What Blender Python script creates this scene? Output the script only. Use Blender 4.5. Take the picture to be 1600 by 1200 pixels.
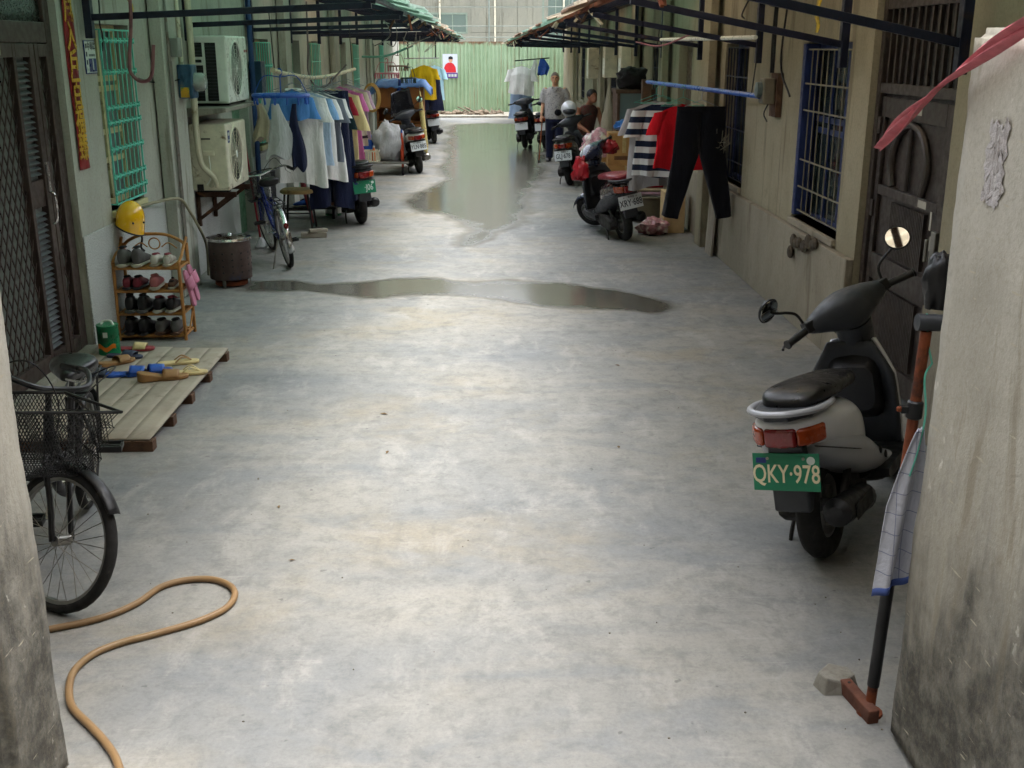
import bpy, bmesh, math, random
import numpy as np
from mathutils import Vector, Matrix, noise as mnoise
random.seed(7)
rad = math.radians
for o in list(bpy.data.objects):
    bpy.data.objects.remove(o)
SC = bpy.context.scene
COL = SC.collection

# ---------------------------------------------------------------- camera
cam_d = bpy.data.cameras.new('camera')
cam_d.sensor_fit = 'HORIZONTAL'; cam_d.sensor_width = 36.0
cam_d.lens = 36.0 * 1700.0 / 1600.0
cam_d.clip_start = 0.05; cam_d.clip_end = 600
cam = bpy.data.objects.new('camera', cam_d); COL.objects.link(cam)
cam.location = (0, 0, 2.0)
cam.rotation_euler = (rad(90 - 17.162), 0, rad(-1.288))
SC.camera = cam

# ---------------------------------------------------------------- sky, sun, exposure
W = bpy.data.worlds.new('World'); SC.world = W; W.use_nodes = True
wn = W.node_tree; wn.nodes.clear()
sky = wn.nodes.new('ShaderNodeTexSky'); sky.sky_type = 'NISHITA'; sky.sun_disc = False
sky.sun_elevation = rad(80); sky.sun_rotation = rad(80)
sky.air_density = 1.0; sky.dust_density = 4.0; sky.ozone_density = 1.0
hsv = wn.nodes.new('ShaderNodeHueSaturation'); hsv.inputs['Saturation'].default_value = 0.28
bg = wn.nodes.new('ShaderNodeBackground'); bg.inputs['Strength'].default_value = 0.15
wo = wn.nodes.new('ShaderNodeOutputWorld')
wn.links.new(sky.outputs[0], hsv.inputs['Color']); wn.links.new(hsv.outputs[0], bg.inputs['Color'])
wn.links.new(bg.outputs[0], wo.inputs['Surface'])
sun_d = bpy.data.lights.new('sun', 'SUN'); sun_d.energy = 0.5; sun_d.angle = rad(40); sun_d.color = (1.0, 0.97, 0.92)
sun = bpy.data.objects.new('sun', sun_d); COL.objects.link(sun)
sun.rotation_euler = (rad(10), 0, rad(100)); sun.location = (0, -5, 12)
SC.view_settings.view_transform = 'Standard'; SC.view_settings.look = 'None'
SC.view_settings.exposure = 2.36; SC.view_settings.gamma = 1.0
SC.render.engine = 'CYCLES'
SC.cycles.max_bounces = 8; SC.cycles.diffuse_bounces = 5; SC.cycles.glossy_bounces = 4
SC.cycles.transmission_bounces = 4; SC.cycles.transparent_max_bounces = 16
SC.cycles.use_denoising = True; SC.cycles.use_adaptive_sampling = True; SC.cycles.adaptive_threshold = 0.02; SC.cycles.adaptive_min_samples = 16
SC.cycles.sample_clamp_indirect = 4.0

# ---------------------------------------------------------------- helpers
def s2l(c):
    return tuple(((v / 255) / 12.92 if v / 255 <= 0.04045 else ((v / 255 + 0.055) / 1.055) ** 2.4) for v in c[:3]) + (1,)

def tag(o, label=None, cat=None, group=None, kind=None):
    if label: o['label'] = label
    if cat: o['category'] = cat
    if group: o['group'] = group
    if kind: o['kind'] = kind
    return o

def thing(name, label, cat, loc=(0, 0, 0), rz=0, group=None, rot=None):
    o = bpy.data.objects.new(name, None); COL.objects.link(o)
    o.empty_display_size = 0.1
    o.location = loc
    o.rotation_euler = rot if rot is not None else (0, 0, rz)
    return tag(o, label, cat, group)

def copy_thing(o, parent=None):
    c = o.copy(); COL.objects.link(c); c.parent = parent
    for ch in o.children:
        copy_thing(ch, c)
    return c

def cr(pts, n=6, closed=False):
    """Catmull-Rom through the points."""
    P = [Vector(p) for p in pts]; out = []
    N = len(P); rng = N if closed else N - 1
    for i in range(rng):
        if closed:
            a, b, c, d = P[(i - 1) % N], P[i], P[(i + 1) % N], P[(i + 2) % N]
        else:
            b, c = P[i], P[i + 1]
            a = P[i - 1] if i > 0 else b * 2 - c
            d = P[i + 2] if i + 2 < N else c * 2 - b
        for k in range(n):
            t = k / n
            out.append(0.5 * ((2 * b) + (c - a) * t + (2 * a - 5 * b + 4 * c - d) * t * t + (3 * b - a - 3 * c + d) * t ** 3))
    if not closed: out.append(P[-1])
    return out

class MB:
    def __init__(s): s.v = []; s.f = []
    def add(s, vs, fs):
        k = len(s.v); s.v += [tuple(v) for v in vs]; s.f += [tuple(i + k for i in f) for f in fs]; return s
    def bb(s, x0, x1, y0, y1, z0, z1, m=None):
        vs = [Vector(p) for p in ((x0, y0, z0), (x1, y0, z0), (x1, y1, z0), (x0, y1, z0), (x0, y0, z1), (x1, y0, z1), (x1, y1, z1), (x0, y1, z1))]
        if m is not None: vs = [m @ v for v in vs]
        return s.add(vs, [(3, 2, 1, 0), (4, 5, 6, 7), (0, 1, 5, 4), (1, 2, 6, 5), (2, 3, 7, 6), (3, 0, 4, 7)])
    def box(s, c, d, rot=None):
        m = Matrix.Translation(c)
        if rot is not None: m = m @ rot.to_4x4()
        return s.bb(-d[0] / 2, d[0] / 2, -d[1] / 2, d[1] / 2, -d[2] / 2, d[2] / 2, m)
    def bar(s, p0, p1, w, h, up=(0, 0, 1)):
        p0, p1 = Vector(p0), Vector(p1); d = p1 - p0; L = d.length; d.normalize()
        u = Vector(up); x = d.cross(u)
        if x.length < 1e-4: x = d.cross(Vector((1, 0, 0)))
        x.normalize(); z = x.cross(d)
        m = Matrix(((x[0], d[0], z[0], p0[0]), (x[1], d[1], z[1], p0[1]), (x[2], d[2], z[2], p0[2]), (0, 0, 0, 1)))
        return s.bb(-w / 2, w / 2, 0, L, -h / 2, h / 2, m)
    def cyl(s, p0, p1, r0, r1=None, n=12):
        return s.tube([p0, p1], [r0, r0 if r1 is None else r1], n)
    def tube(s, pts, r, n=8, closed=False, flat=1.0, cap=True):
        P = [Vector(p) for p in pts]; N = len(P)
        R = list(r) if isinstance(r, (list, tuple)) else [r] * N
        if len(R) != N: R = [R[0] + (R[-1] - R[0]) * i / (N - 1) for i in range(N)]
        rings = []; up = None
        for i in range(N):
            if closed: t = P[(i + 1) % N] - P[i - 1]
            else: t = P[min(i + 1, N - 1)] - P[max(i - 1, 0)]
            if t.length < 1e-9: t = Vector((0, 0, 1))
            t.normalize()
            if up is None:
                up = Vector((0, 0, 1)) if abs(t.z) < 0.9 else Vector((0, 1, 0))
            x = t.cross(up)
            if x.length < 1e-6: x = t.orthogonal()
            x.normalize(); up = x.cross(t).normalized()
            rings.append([P[i] + x * (R[i] * math.cos(2 * math.pi * k / n)) + up * (R[i] * flat * math.sin(2 * math.pi * k / n)) for k in range(n)])
        return s.loft(rings, closed, cap)
    def loft(s, rings, closed=False, cap=True):
        n = len(rings[0]); N = len(rings); vs = [v for r in rings for v in r]; fs = []
        for i in range(N if closed else N - 1):
            a = i * n; b = ((i + 1) % N) * n
            for k in range(n):
                fs.append((a + k, a + (k + 1) % n, b + (k + 1) % n, b + k))
        if cap and not closed:
            fs.append(tuple(range(n - 1, -1, -1))); fs.append(tuple((N - 1) * n + k for k in range(n)))
        return s.add(vs, fs)
    def lathe(s, prof, n=20, m=None):
        rings = [[Vector((max(r, 1e-4) * math.cos(2 * math.pi * k / n), max(r, 1e-4) * math.sin(2 * math.pi * k / n), z)) for k in range(n)] for r, z in prof]
        if m is not None: rings = [[m @ v for v in r] for r in rings]
        return s.loft(rings)
    def ell(s, c, r, n=14, m=14, rot=None):
        prof = []
        rings = []
        for i in range(m + 1):
            a = -math.pi / 2 + math.pi * i / m
            cc = max(math.cos(a), 0.01)
            ring = [Vector((r[0] * cc * math.cos(2 * math.pi * k / n), r[1] * cc * math.sin(2 * math.pi * k / n), r[2] * math.sin(a))) for k in range(n)]
            if rot is not None: ring = [rot @ v for v in ring]
            rings.append([v + Vector(c) for v in ring])
        return s.loft(rings)
    def prism(s, poly, d0, d1, ax='y'):
        """poly is 2D, extruded along ax from d0 to d1: ax x:(y,z) y:(x,z) z:(x,y)."""
        def P(p, d):
            return {'x': (d, p[0], p[1]), 'y': (p[0], d, p[1]), 'z': (p[0], p[1], d)}[ax]
        n = len(poly); vs = [P(p, d0) for p in poly] + [P(p, d1) for p in poly]
        fs = [tuple(range(n - 1, -1, -1)), tuple(range(n, 2 * n))] + [(k, (k + 1) % n, n + (k + 1) % n, n + k) for k in range(n)]
        return s.add(vs, fs)
    def grid(s, fn, nu, nv, thick=0.0, tdir=None):
        vs = [fn(i / nu, j / nv) for j in range(nv + 1) for i in range(nu + 1)]
        fs = [(j * (nu + 1) + i, j * (nu + 1) + i + 1, (j + 1) * (nu + 1) + i + 1, (j + 1) * (nu + 1) + i) for j in range(nv) for i in range(nu)]
        return s.add(vs, fs)
    def xf(s, m):
        s.v = [tuple(m @ Vector(v)) for v in s.v]; return s
    def build(s, name, mt, parent=None, smooth=True, ang=38, bevel=0, sub=0, solid=0, remesh=0, fix=True, seg=2):
        me = bpy.data.meshes.new(name)
        me.from_pydata(s.v, [], s.f); me.validate()
        if fix:
            bm = bmesh.new(); bm.from_mesh(me); bmesh.ops.recalc_face_normals(bm, faces=bm.faces); bm.to_mesh(me); bm.free()
        if mt is not None: me.materials.append(mt)
        if smooth:
            me.polygons.foreach_set('use_smooth', [True] * len(me.polygons))
            if not sub and not remesh: me.set_sharp_from_angle(angle=rad(ang))
        o = bpy.data.objects.new(name, me); COL.objects.link(o)
        if parent is not None: o.parent = parent
        if solid:
            m = o.modifiers.new('solid', 'SOLIDIFY'); m.thickness = solid; m.offset = 0
        if bevel:
            m = o.modifiers.new('bevel', 'BEVEL'); m.width = bevel; m.segments = seg; m.limit_method = 'ANGLE'; m.angle_limit = rad(35)
        if remesh:
            m = o.modifiers.new('remesh', 'REMESH'); m.mode = 'VOXEL'; m.voxel_size = remesh; m.use_smooth_shade = True
            m = o.modifiers.new('smooth', 'SMOOTH'); m.factor = 0.5; m.iterations = 3
        if sub:
            m = o.modifiers.new('sub', 'SUBSURF'); m.levels = sub; m.render_levels = sub
        return o

def mesh_copy(o, name, parent, loc=(0, 0, 0), rot=(0, 0, 0), scale=(1, 1, 1)):
    c = o.copy(); c.name = name; COL.objects.link(c); c.parent = parent
    c.location = loc; c.rotation_euler = rot; c.scale = scale
    return c

def sring(y, hw, z0, z1, n=24, e=2.6, cx=0.0):
    """A super-ellipse ring in the plane y = const."""
    cz, hz = (z0 + z1) / 2, (z1 - z0) / 2; out = []
    for k in range(n):
        a = 2 * math.pi * k / n; c, q = math.cos(a), math.sin(a)
        out.append(Vector((cx + hw * math.copysign(abs(c) ** (2 / e), c), y, cz + hz * math.copysign(abs(q) ** (2 / e), q))))
    return out

def text_mesh(body, size, mt, parent, loc, rot, name='lettering', depth=0.001, xs=1.0, font_align='CENTER', shear=0.0, bold=0.0, vertical=False):
    cu = bpy.data.curves.new(name, 'FONT'); cu.body = body; cu.size = size
    cu.align_x = font_align; cu.align_y = 'CENTER'; cu.extrude = depth; cu.resolution_u = 3; cu.offset = bold
    if vertical: cu.space_line = 0.95
    t = bpy.data.objects.new(name, cu); COL.objects.link(t)
    bpy.context.view_layer.update()
    dg = bpy.context.evaluated_depsgraph_get()
    me = bpy.data.meshes.new_from_object(t.evaluated_get(dg))
    bpy.data.objects.remove(t)
    me.materials.clear(); me.materials.append(mt)
    o = bpy.data.objects.new(name, me); COL.objects.link(o); o.parent = parent
    o.location = loc; o.rotation_euler = rot; o.scale = (xs, 1, 1)
    return o

# ---------------------------------------------------------------- materials
_M = {}
class NT:
    def __init__(s, name):
        s.m = bpy.data.materials.new(name); s.m.use_nodes = True; s.t = s.m.node_tree
        s.b = s.t.nodes['Principled BSDF']; s.out = s.t.nodes['Material Output']
    def n(s, ty, **k):
        x = s.t.nodes.new(ty)
        for a, v in k.items():
            if a.startswith('i_'):
                key = a[2:]; key = int(key) if key.isdigit() else key
                x.inputs[key].default_value = v
            else: setattr(x, a, v)
        return x
    def l(s, a, b): s.t.links.new(a, b)
    def noise(s, vec, scale, detail=4, rough=0.6, dist=0.0):
        x = s.n('ShaderNodeTexNoise'); x.inputs['Scale'].default_value = scale; x.inputs['Detail'].default_value = detail
        x.inputs['Roughness'].default_value = rough; x.inputs['Distortion'].default_value = dist
        if vec is not None: s.l(vec, x.inputs['Vector'])
        return x.outputs['Fac']
    def ramp(s, fac, a, b, v0=0.0, v1=1.0):
        x = s.n('ShaderNodeMapRange'); x.interpolation_type = 'SMOOTHSTEP'
        x.inputs['From Min'].default_value = a; x.inputs['From Max'].default_value = b
        x.inputs['To Min'].default_value = v0; x.inputs['To Max'].default_value = v1
        s.l(fac, x.inputs['Value']); return x.outputs[0]
    def mix(s, fac, a, b):
        x = s.n('ShaderNodeMix', data_type='RGBA')
        for sk, v in ((x.inputs[0], fac), (x.inputs[6], a), (x.inputs[7], b)):
            if hasattr(v, 'links'): s.l(v, sk)
            else: sk.default_value = v
        return x.outputs[2]
    def math(s, op, a, b=None):
        x = s.n('ShaderNodeMath', operation=op)
        for i, v in enumerate((a, b)):
            if v is None: continue
            if hasattr(v, 'links'): s.l(v, x.inputs[i])
            else: x.inputs[i].default_value = v
        return x.outputs[0]
    def coord(s, kind='Object', sc=(1, 1, 1), rot=(0, 0, 0)):
        if kind == 'World':
            c = s.n('ShaderNodeNewGeometry').outputs['Position']
        else: c = s.n('ShaderNodeTexCoord').outputs[kind]
        m = s.n('ShaderNodeMapping'); m.inputs['Scale'].default_value = sc; m.inputs['Rotation'].default_value = rot
        s.l(c, m.inputs['Vector']); return m.outputs[0]
    def bump(s, h, strength, dist=0.01):
        x = s.n('ShaderNodeBump'); x.inputs['Strength'].default_value = strength; x.inputs['Distance'].default_value = dist
        s.l(h, x.inputs['Height']); s.l(x.outputs[0], s.b.inputs['Normal'])
    def set(s, **k):
        for a, v in k.items():
            sk = s.b.inputs[a.replace('_', ' ')]
            if hasattr(v, 'links'): s.l(v, sk)
            else: sk.default_value = v

def mat(name, col, rough=0.55, metal=0.0, var=0.12, scale=9.0, dirt=None, dlo=0.56, dhi=0.7, dscale=5.0, bump=0.0, bscale=60, spec=0.5, coat=0.0, trans=0.0, ior=1.45, rv=0.12):
    if name in _M: return _M[name]
    T = NT(name); c = T.coord()
    inf = T.n('ShaderNodeObjectInfo').outputs['Random']
    va = T.n('ShaderNodeVectorMath', operation='ADD'); T.l(c, va.inputs[0])
    cx = T.n('ShaderNodeCombineXYZ'); T.l(T.math('MULTIPLY', inf, 37.0), cx.inputs[0]); T.l(cx.outputs[0], va.inputs[1])
    c = va.outputs[0]
    nz = T.noise(c, scale, 5, 0.65)
    L = s2l(col)
    a = tuple(min(1, v * (1 - var)) for v in L[:3]) + (1,); b = tuple(min(1, v * (1 + var)) for v in L[:3]) + (1,)
    colr = T.mix(T.ramp(nz, 0.3, 0.7), a, b)
    r = T.ramp(T.noise(c, scale * 2.3, 3), 0.3, 0.7, max(0.02, rough - rv), min(1, rough + rv))
    if dirt is not None:
        dm = T.ramp(T.noise(c, dscale, 6, 0.7, 0.4), dlo, dhi)
        colr = T.mix(dm, colr, s2l(dirt))
    T.set(Base_Color=colr, Roughness=r, Metallic=metal, IOR=ior)
    T.b.inputs['Specular IOR Level'].default_value = spec
    if coat: T.set(Coat_Weight=coat, Coat_Roughness=0.08)
    if trans: T.set(Transmission_Weight=trans)
    if bump: T.bump(T.noise(c, bscale, 4, 0.6), bump, 0.004)
    _M[name] = T.m; return T.m

def cloth(name, col, col2=None, stripes=None, rough=0.9, check=None):
    if name in _M: return _M[name]
    T = NT(name); c = T.coord()
    nz = T.noise(c, 6, 4)
    L = s2l(col)
    colr = T.mix(T.ramp(nz, 0.3, 0.7), tuple(v * 0.9 for v in L[:3]) + (1,), tuple(min(1, v * 1.06) for v in L[:3]) + (1,))
    if stripes:
        sep = T.n('ShaderNodeSeparateXYZ'); T.l(c, sep.inputs[0])
        w = T.math('FRACT', T.math('MULTIPLY', sep.outputs[2], stripes))
        colr = T.mix(T.ramp(w, 0.48, 0.52), colr, s2l(col2))
    elif check:
        sep = T.n('ShaderNodeSeparateXYZ'); T.l(c, sep.inputs[0])
        m = None
        for i, fq in ((0, check[0]), (2, check[1])):
            w = T.math('LESS_THAN', T.math('FRACT', T.math('ADD', T.math('MULTIPLY', sep.outputs[i], fq), 0.5)), check[2])
            m = w if m is None else T.math('MAXIMUM', m, w)
        colr = T.mix(m, colr, s2l(col2))
    elif col2:
        colr = T.mix(T.ramp(T.noise(c, 42, 3, 0.6), 0.55, 0.64), colr, s2l(col2))
    T.set(Base_Color=colr, Roughness=rough)
    T.b.inputs['Specular IOR Level'].default_value = 0.15
    T.set(Sheen_Weight=0.15)
    wr = T.noise(T.coord('Object', (11, 11, 3.2)), 1.0, 4, 0.6, 0.8)
    T.bump(T.math('ADD', wr, T.math('MULTIPLY', T.noise(c, 220, 2), 0.05)), 0.75, 0.03)
    _M[name] = T.m; return T.m

def ground_material():
    T = NT('worn concrete paving'); c = T.coord('World')
    big = T.noise(T.coord('World', (0.6, 0.8, 1)), 0.8, 5, 0.6, 0.5)
    streak = T.noise(T.coord('World', (0.75, 1.9, 1), (0, 0, 0.3)), 1.5, 6, 0.68, 0.7)
    streak2 = T.noise(T.coord('World', (2.0, 0.8, 1), (0, 0, -0.6)), 2.0, 6, 0.7, 0.6)
    mid = T.noise(c, 3.4, 6, 0.72, 0.4)
    fine = T.noise(c, 60, 5, 0.8)
    light = s2l((141, 139, 133)); blue = s2l((114, 118, 122)); beige = s2l((138, 128, 107)); white = s2l((156, 154, 149)); dark = s2l((90, 92, 93))
    col = T.mix(T.math('MULTIPLY', T.ramp(big, 0.38, 0.66), 0.75), light, blue)
    col = T.mix(T.math('MULTIPLY', T.ramp(streak, 0.45, 0.66), 0.6), col, blue)
    col = T.mix(T.math('MULTIPLY', T.ramp(T.noise(T.coord('World', (0.7, 1.0, 1), (0, 0, 0.9)), 1.3, 5, 0.65, 0.3), 0.50, 0.70), 0.45), col, beige)
    col = T.mix(T.math('MULTIPLY', T.ramp(streak2, 0.50, 0.70), 0.55), col, white)
    col = T.mix(T.math('MULTIPLY', T.ramp(mid, 0.52, 0.74), 0.45), col, dark)
    col = T.mix(T.math('MULTIPLY', T.ramp(mid, 0.28, 0.46, 1, 0), 0.35), col, white)
    col = T.mix(T.math('MULTIPLY', T.ramp(fine, 0.42, 0.66), 0.22), col, dark)
    col = T.mix(T.math('MULTIPLY', T.ramp(fine, 0.28, 0.42, 1, 0), 0.25), col, white)
    m2 = T.noise(c, 11, 6, 0.78, 0.3)
    col = T.mix(T.math('MULTIPLY', T.ramp(m2, 0.46, 0.66), 0.34), col, dark)
    col = T.mix(T.math('MULTIPLY', T.ramp(m2, 0.30, 0.44, 1, 0), 0.28), col, white)
    sp = T.ramp(T.noise(c, 17, 2, 0.5), 0.72, 0.76)
    col = T.mix(T.math('MULTIPLY', sp, 0.55), col, s2l((84, 84, 82)))
    # fine scratches dragged by stands and tyres
    for an, k in ((0.5, 0.30), (-0.8, 0.24), (1.35, 0.2)):
        s_ = T.math('MULTIPLY', T.ramp(T.noise(T.coord('World', (0.9, 26.0, 1), (0, 0, an)), 1.3, 2, 0.5, 0.15), 0.66, 0.70), T.ramp(streak2, 0.45, 0.6))
        col = T.mix(T.math('MULTIPLY', s_, k), col, white)
    at = T.n('ShaderNodeAttribute', attribute_name='wet'); wet0 = at.outputs['Fac']
    wet = T.ramp(T.math('ADD', wet0, T.math('MULTIPLY', T.math('SUBTRACT', mid, 0.5), 0.3)), 0.28, 0.60)
    damp = T.ramp(T.math('ADD', wet0, T.math('MULTIPLY', T.math('SUBTRACT', mid, 0.5), 0.6)), 0.08, 0.40)
    col = T.mix(T.math('MULTIPLY', damp, 0.45), col, s2l((84, 80, 68)))
    wetcol = T.mix(0.72, col, s2l((50, 48, 36)))
    col = T.mix(T.math('MULTIPLY', wet, 0.9), col, wetcol)
    rough = T.ramp(mid, 0.3, 0.7, 0.78, 0.92)
    pool = T.ramp(T.math('ADD', wet0, T.math('MULTIPLY', T.math('SUBTRACT', big, 0.5), 1.1)), 0.55, 1.0)
    rw = T.math('ADD', T.math('MULTIPLY', wet, 0.54), T.math('MULTIPLY', T.math('MULTIPLY', wet, pool), 0.2))
    T.set(Base_Color=col, Roughness=T.math('MAXIMUM', T.math('SUBTRACT', rough, rw), 0.16))
    sp_ = T.math('ADD', 0.2, T.math('MULTIPLY', wet, 0.22)); T.l(sp_, T.b.inputs['Specular IOR Level'])
    hb = T.math('ADD', fine, T.math('MULTIPLY', mid, 1.0))
    hb = T.math('MULTIPLY', T.math('SUBTRACT', hb, 1.0), T.math('SUBTRACT', 1.0, T.math('MULTIPLY', wet, 0.9)))
    T.bump(hb, 0.35, 0.006)
    return T.m

def plaster(name, col, col2, stain, scale=1.0, mould=None, mould_z=(0.3, 1.2), speck=None, lo=0.55, bump=0.4, crack=0.0):
    T = NT(name); c = T.coord('World')
    big = T.noise(T.coord('World', (1, 1, 0.55)), 1.4 * scale, 5, 0.65, 0.4)
    st = T.noise(T.coord('World', (3.2, 3.2, 0.45)), 1.6 * scale, 5, 0.68, 0.5)
    mid = T.noise(c, 7 * scale, 5, 0.72)
    fine = T.noise(c, 80, 3, 0.7)
    k = T.mix(T.ramp(big, 0.36, 0.64), s2l(col), s2l(col2))
    k = T.mix(T.math('MULTIPLY', T.ramp(st, lo - .02, lo + 0.10), 0.7), k, s2l(stain))
    k = T.mix(T.math('MULTIPLY', T.ramp(mid, 0.58, 0.72), 0.3), k, s2l(stain))
    if mould:
        sep = T.n('ShaderNodeSeparateXYZ'); T.l(c, sep.inputs[0])
        g = T.ramp(T.math('ADD', sep.outputs[2], T.math('ADD', T.math('MULTIPLY', T.math('SUBTRACT', big, 0.5), 1.9), T.math('MULTIPLY', T.math('SUBTRACT', st, 0.5), 1.2))), mould_z[0], mould_z[1], 1, 0)
        mm = T.math('MULTIPLY', g, T.ramp(mid, 0.25, 0.6, 0.55, 1.0))
        k = T.mix(T.math('MULTIPLY', mm, 0.9), k, s2l(mould))
        # scratches and chips in the mould where the pale render shows
        for an, q in ((0.9, 1.0), (-0.35, 0.8)):
            scv = T.noise(T.coord('World', (1, 5.0, 40.0), (an, 0, 0)), 1.5, 3, 0.5)
            k = T.mix(T.math('MULTIPLY', T.ramp(scv, 0.70, 0.735), q), k, s2l((186, 178, 158)))
        ch = T.math('MULTIPLY', T.ramp(T.noise(T.coord('World', (1, 1, 0.7)), 26, 3, 0.5), 0.66, 0.70), T.ramp(T.noise(c, 3.1, 3), 0.46, 0.62))
        k = T.mix(T.math('MULTIPLY', ch, 0.8), k, s2l((214, 210, 198)))
    k = T.mix(T.math('MULTIPLY', T.ramp(T.noise(c, 55, 5, 0.8), 0.44, 0.66), 0.30), k, s2l(stain))
    if speck:
        sp = T.noise(c, 130, 2, 0.5)
        k = T.mix(T.ramp(sp, 0.42, 0.6), k, s2l(speck))
    T.set(Base_Color=k, Roughness=T.ramp(mid, 0.3, 0.7, 0.75, 0.95))
    T.b.inputs['Specular IOR Level'].default_value = 0.25
    T.bump(T.math('ADD', T.math('MULTIPLY', fine, 0.5), mid), bump, 0.008)
    return T.m

def glass_mat(name, col=(60, 70, 70), rough=0.08):
    if name in _M: return _M[name]
    T = NT(name); T.set(Base_Color=s2l(col), Roughness=rough); T.b.inputs['Specular IOR Level'].default_value = 0.8
    nz = T.noise(T.coord(), 3, 3); T.bump(nz, 0.05, 0.01)
    _M[name] = T.m; return T.m

def sheet_mat(name, col, dirt, trans):
    """Translucent fibreglass or plain sheet roofing, dirty."""
    if name in _M: return _M[name]
    T = NT(name); c = T.coord()
    k = T.mix(T.math('MULTIPLY', T.ramp(T.noise(c, 3, 6, 0.7, 0.5), 0.45, 0.7), 0.7), s2l(col), s2l(dirt))
    T.set(Base_Color=k, Roughness=0.45)
    if trans > 0:
        tr = T.n('ShaderNodeBsdfTranslucent'); T.l(k, tr.inputs['Color'])
        mx = T.n('ShaderNodeMixShader'); mx.inputs[0].default_value = trans
        T.l(T.b.outputs[0], mx.inputs[1]); T.l(tr.outputs[0], mx.inputs[2]); T.l(mx.outputs[0], T.out.inputs['Surface'])
    _M[name] = T.m; return T.m

M_ground = ground_material()
M_pillar = plaster('weathered gate render', (186, 181, 168), (170, 165, 152), (140, 131, 112), 1.3, mould=(56, 55, 52), mould_z=(0.3, 1.1))
M_lwall = plaster('grey green plaster', (176, 176, 166), (162, 162, 153), (126, 122, 110), 0.8, bump=0.2)
M_ldado = plaster('speckled terrazzo dado', (168, 170, 168), (158, 160, 158), (132, 130, 124), 0.8, speck=(190, 192, 190), bump=0.3)
M_rwall = plaster('yellowed plaster', (156, 149, 128), (142, 135, 114), (106, 98, 80), 0.8, bump=0.2)
M_rdado = plaster('stained cement dado', (150, 143, 128), (137, 130, 116), (108, 98, 82), 0.9, bump=0.35)
M_concrete = plaster('grey concrete', (150, 146, 136), (132, 129, 120), (100, 94, 84), 1.0)
M_white = mat('white enamel', (226, 230, 222), 0.35, dirt=(150, 140, 115), dlo=0.6, dhi=0.8, var=0.05)
M_cream = mat('cream enamel', (212, 206, 184), 0.45, dirt=(120, 100, 70))
M_blacks = mat('black plastic', (26, 26, 28), 0.45, var=0.2, bump=0.1, bscale=200)
M_dgrey = mat('dark grey plastic', (52, 55, 60), 0.5, var=0.12, dirt=(84, 80, 72), dlo=0.62, dhi=0.85, bump=0.08, bscale=300)
M_rubber = mat('tyre rubber', (30, 29, 28), 0.85, var=0.25, dirt=(92, 86, 76), dlo=0.58, dhi=0.8, dscale=14, bump=0.3, bscale=90)
M_chrome = mat('chrome', (205, 205, 205), 0.18, 1.0, var=0.1, dirt=(110, 96, 78), dlo=0.64, dhi=0.8)
M_steel = mat('dull steel', (140, 138, 132), 0.4, 0.9, dirt=(104, 78, 54), dlo=0.56, dhi=0.75)
M_alloy = mat('grey alloy', (128, 128, 126), 0.45, 0.6, dirt=(60, 54, 46), dlo=0.5, dhi=0.75)
M_rust = mat('rusted steel', (124, 66, 40), 0.85, 0.2, var=0.3, dirt=(70, 44, 34), dlo=0.5, dhi=0.65, bump=0.4, bscale=70)
M_rustd = mat('dark rusty steel', (70, 48, 36), 0.85, 0.2, var=0.3, dirt=(128, 84, 50), dlo=0.55, dhi=0.7, bump=0.3)
M_blue = mat('blue painted steel', (18, 24, 48), 0.5, 0.0, var=0.2, dirt=(60, 44, 40), dlo=0.58, dhi=0.75)
M_blued = mat('dark blue painted steel', (22, 28, 46), 0.5, 0.0, var=0.2, dirt=(54, 44, 40), dlo=0.58, dhi=0.75)
M_door = mat('dark brown anodised aluminium', (72, 60, 56), 0.42, 0.3, var=0.12, dirt=(90, 82, 74), dlo=0.6, dhi=0.8)
M_rdoor = mat('dark steel door', (66, 58, 54), 0.45, 0.3, var=0.12, dirt=(40, 36, 34), dlo=0.55, dhi=0.75)
M_turq = mat('turquoise grille paint', (104, 200, 182), 0.5, var=0.12, dirt=(90, 110, 90), dlo=0.6, dhi=0.75)
M_glass = glass_mat('dark window glass', (38, 48, 46), 0.12)
M_glassf = glass_mat('frosted window glass', (92, 108, 108), 0.35)
M_curtain = cloth('pale curtain', (150, 146, 120))
M_wood = mat('weathered grey planks', (152, 144, 130), 0.8, var=0.14, scale=4, dirt=(112, 102, 88), dlo=0.54, dhi=0.75, bump=0.3, bscale=40)
M_woodd = mat('dark brown timber', (86, 62, 46), 0.75, var=0.25, dirt=(50, 38, 30), dlo=0.5, dhi=0.75, bump=0.3)
M_woodb = mat('orange brown cabinet board', (140, 88, 40), 0.5, var=0.15, scale=3, dirt=(110, 64, 28), dlo=0.5, dhi=0.75)
M_rattan = mat('varnished rattan', (164, 114, 58), 0.45, var=0.2, scale=20, dirt=(122, 78, 40), dlo=0.58, dhi=0.72)
M_card = mat('brown cardboard', (166, 124, 74), 0.85, var=0.12, dirt=(126, 92, 56), dlo=0.55, dhi=0.75)
M_bamboo = mat('bleached bamboo', (196, 186, 158), 0.6, var=0.12, scale=16, dirt=(138, 118, 84), dlo=0.6, dhi=0.72)

# ================================================================ SETTING
g = MB().bb(-60, 60, -30, 140, -0.3, 0.0)
o = g.build('ground', M_ground, smooth=False); tag(o, kind='structure')

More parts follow.
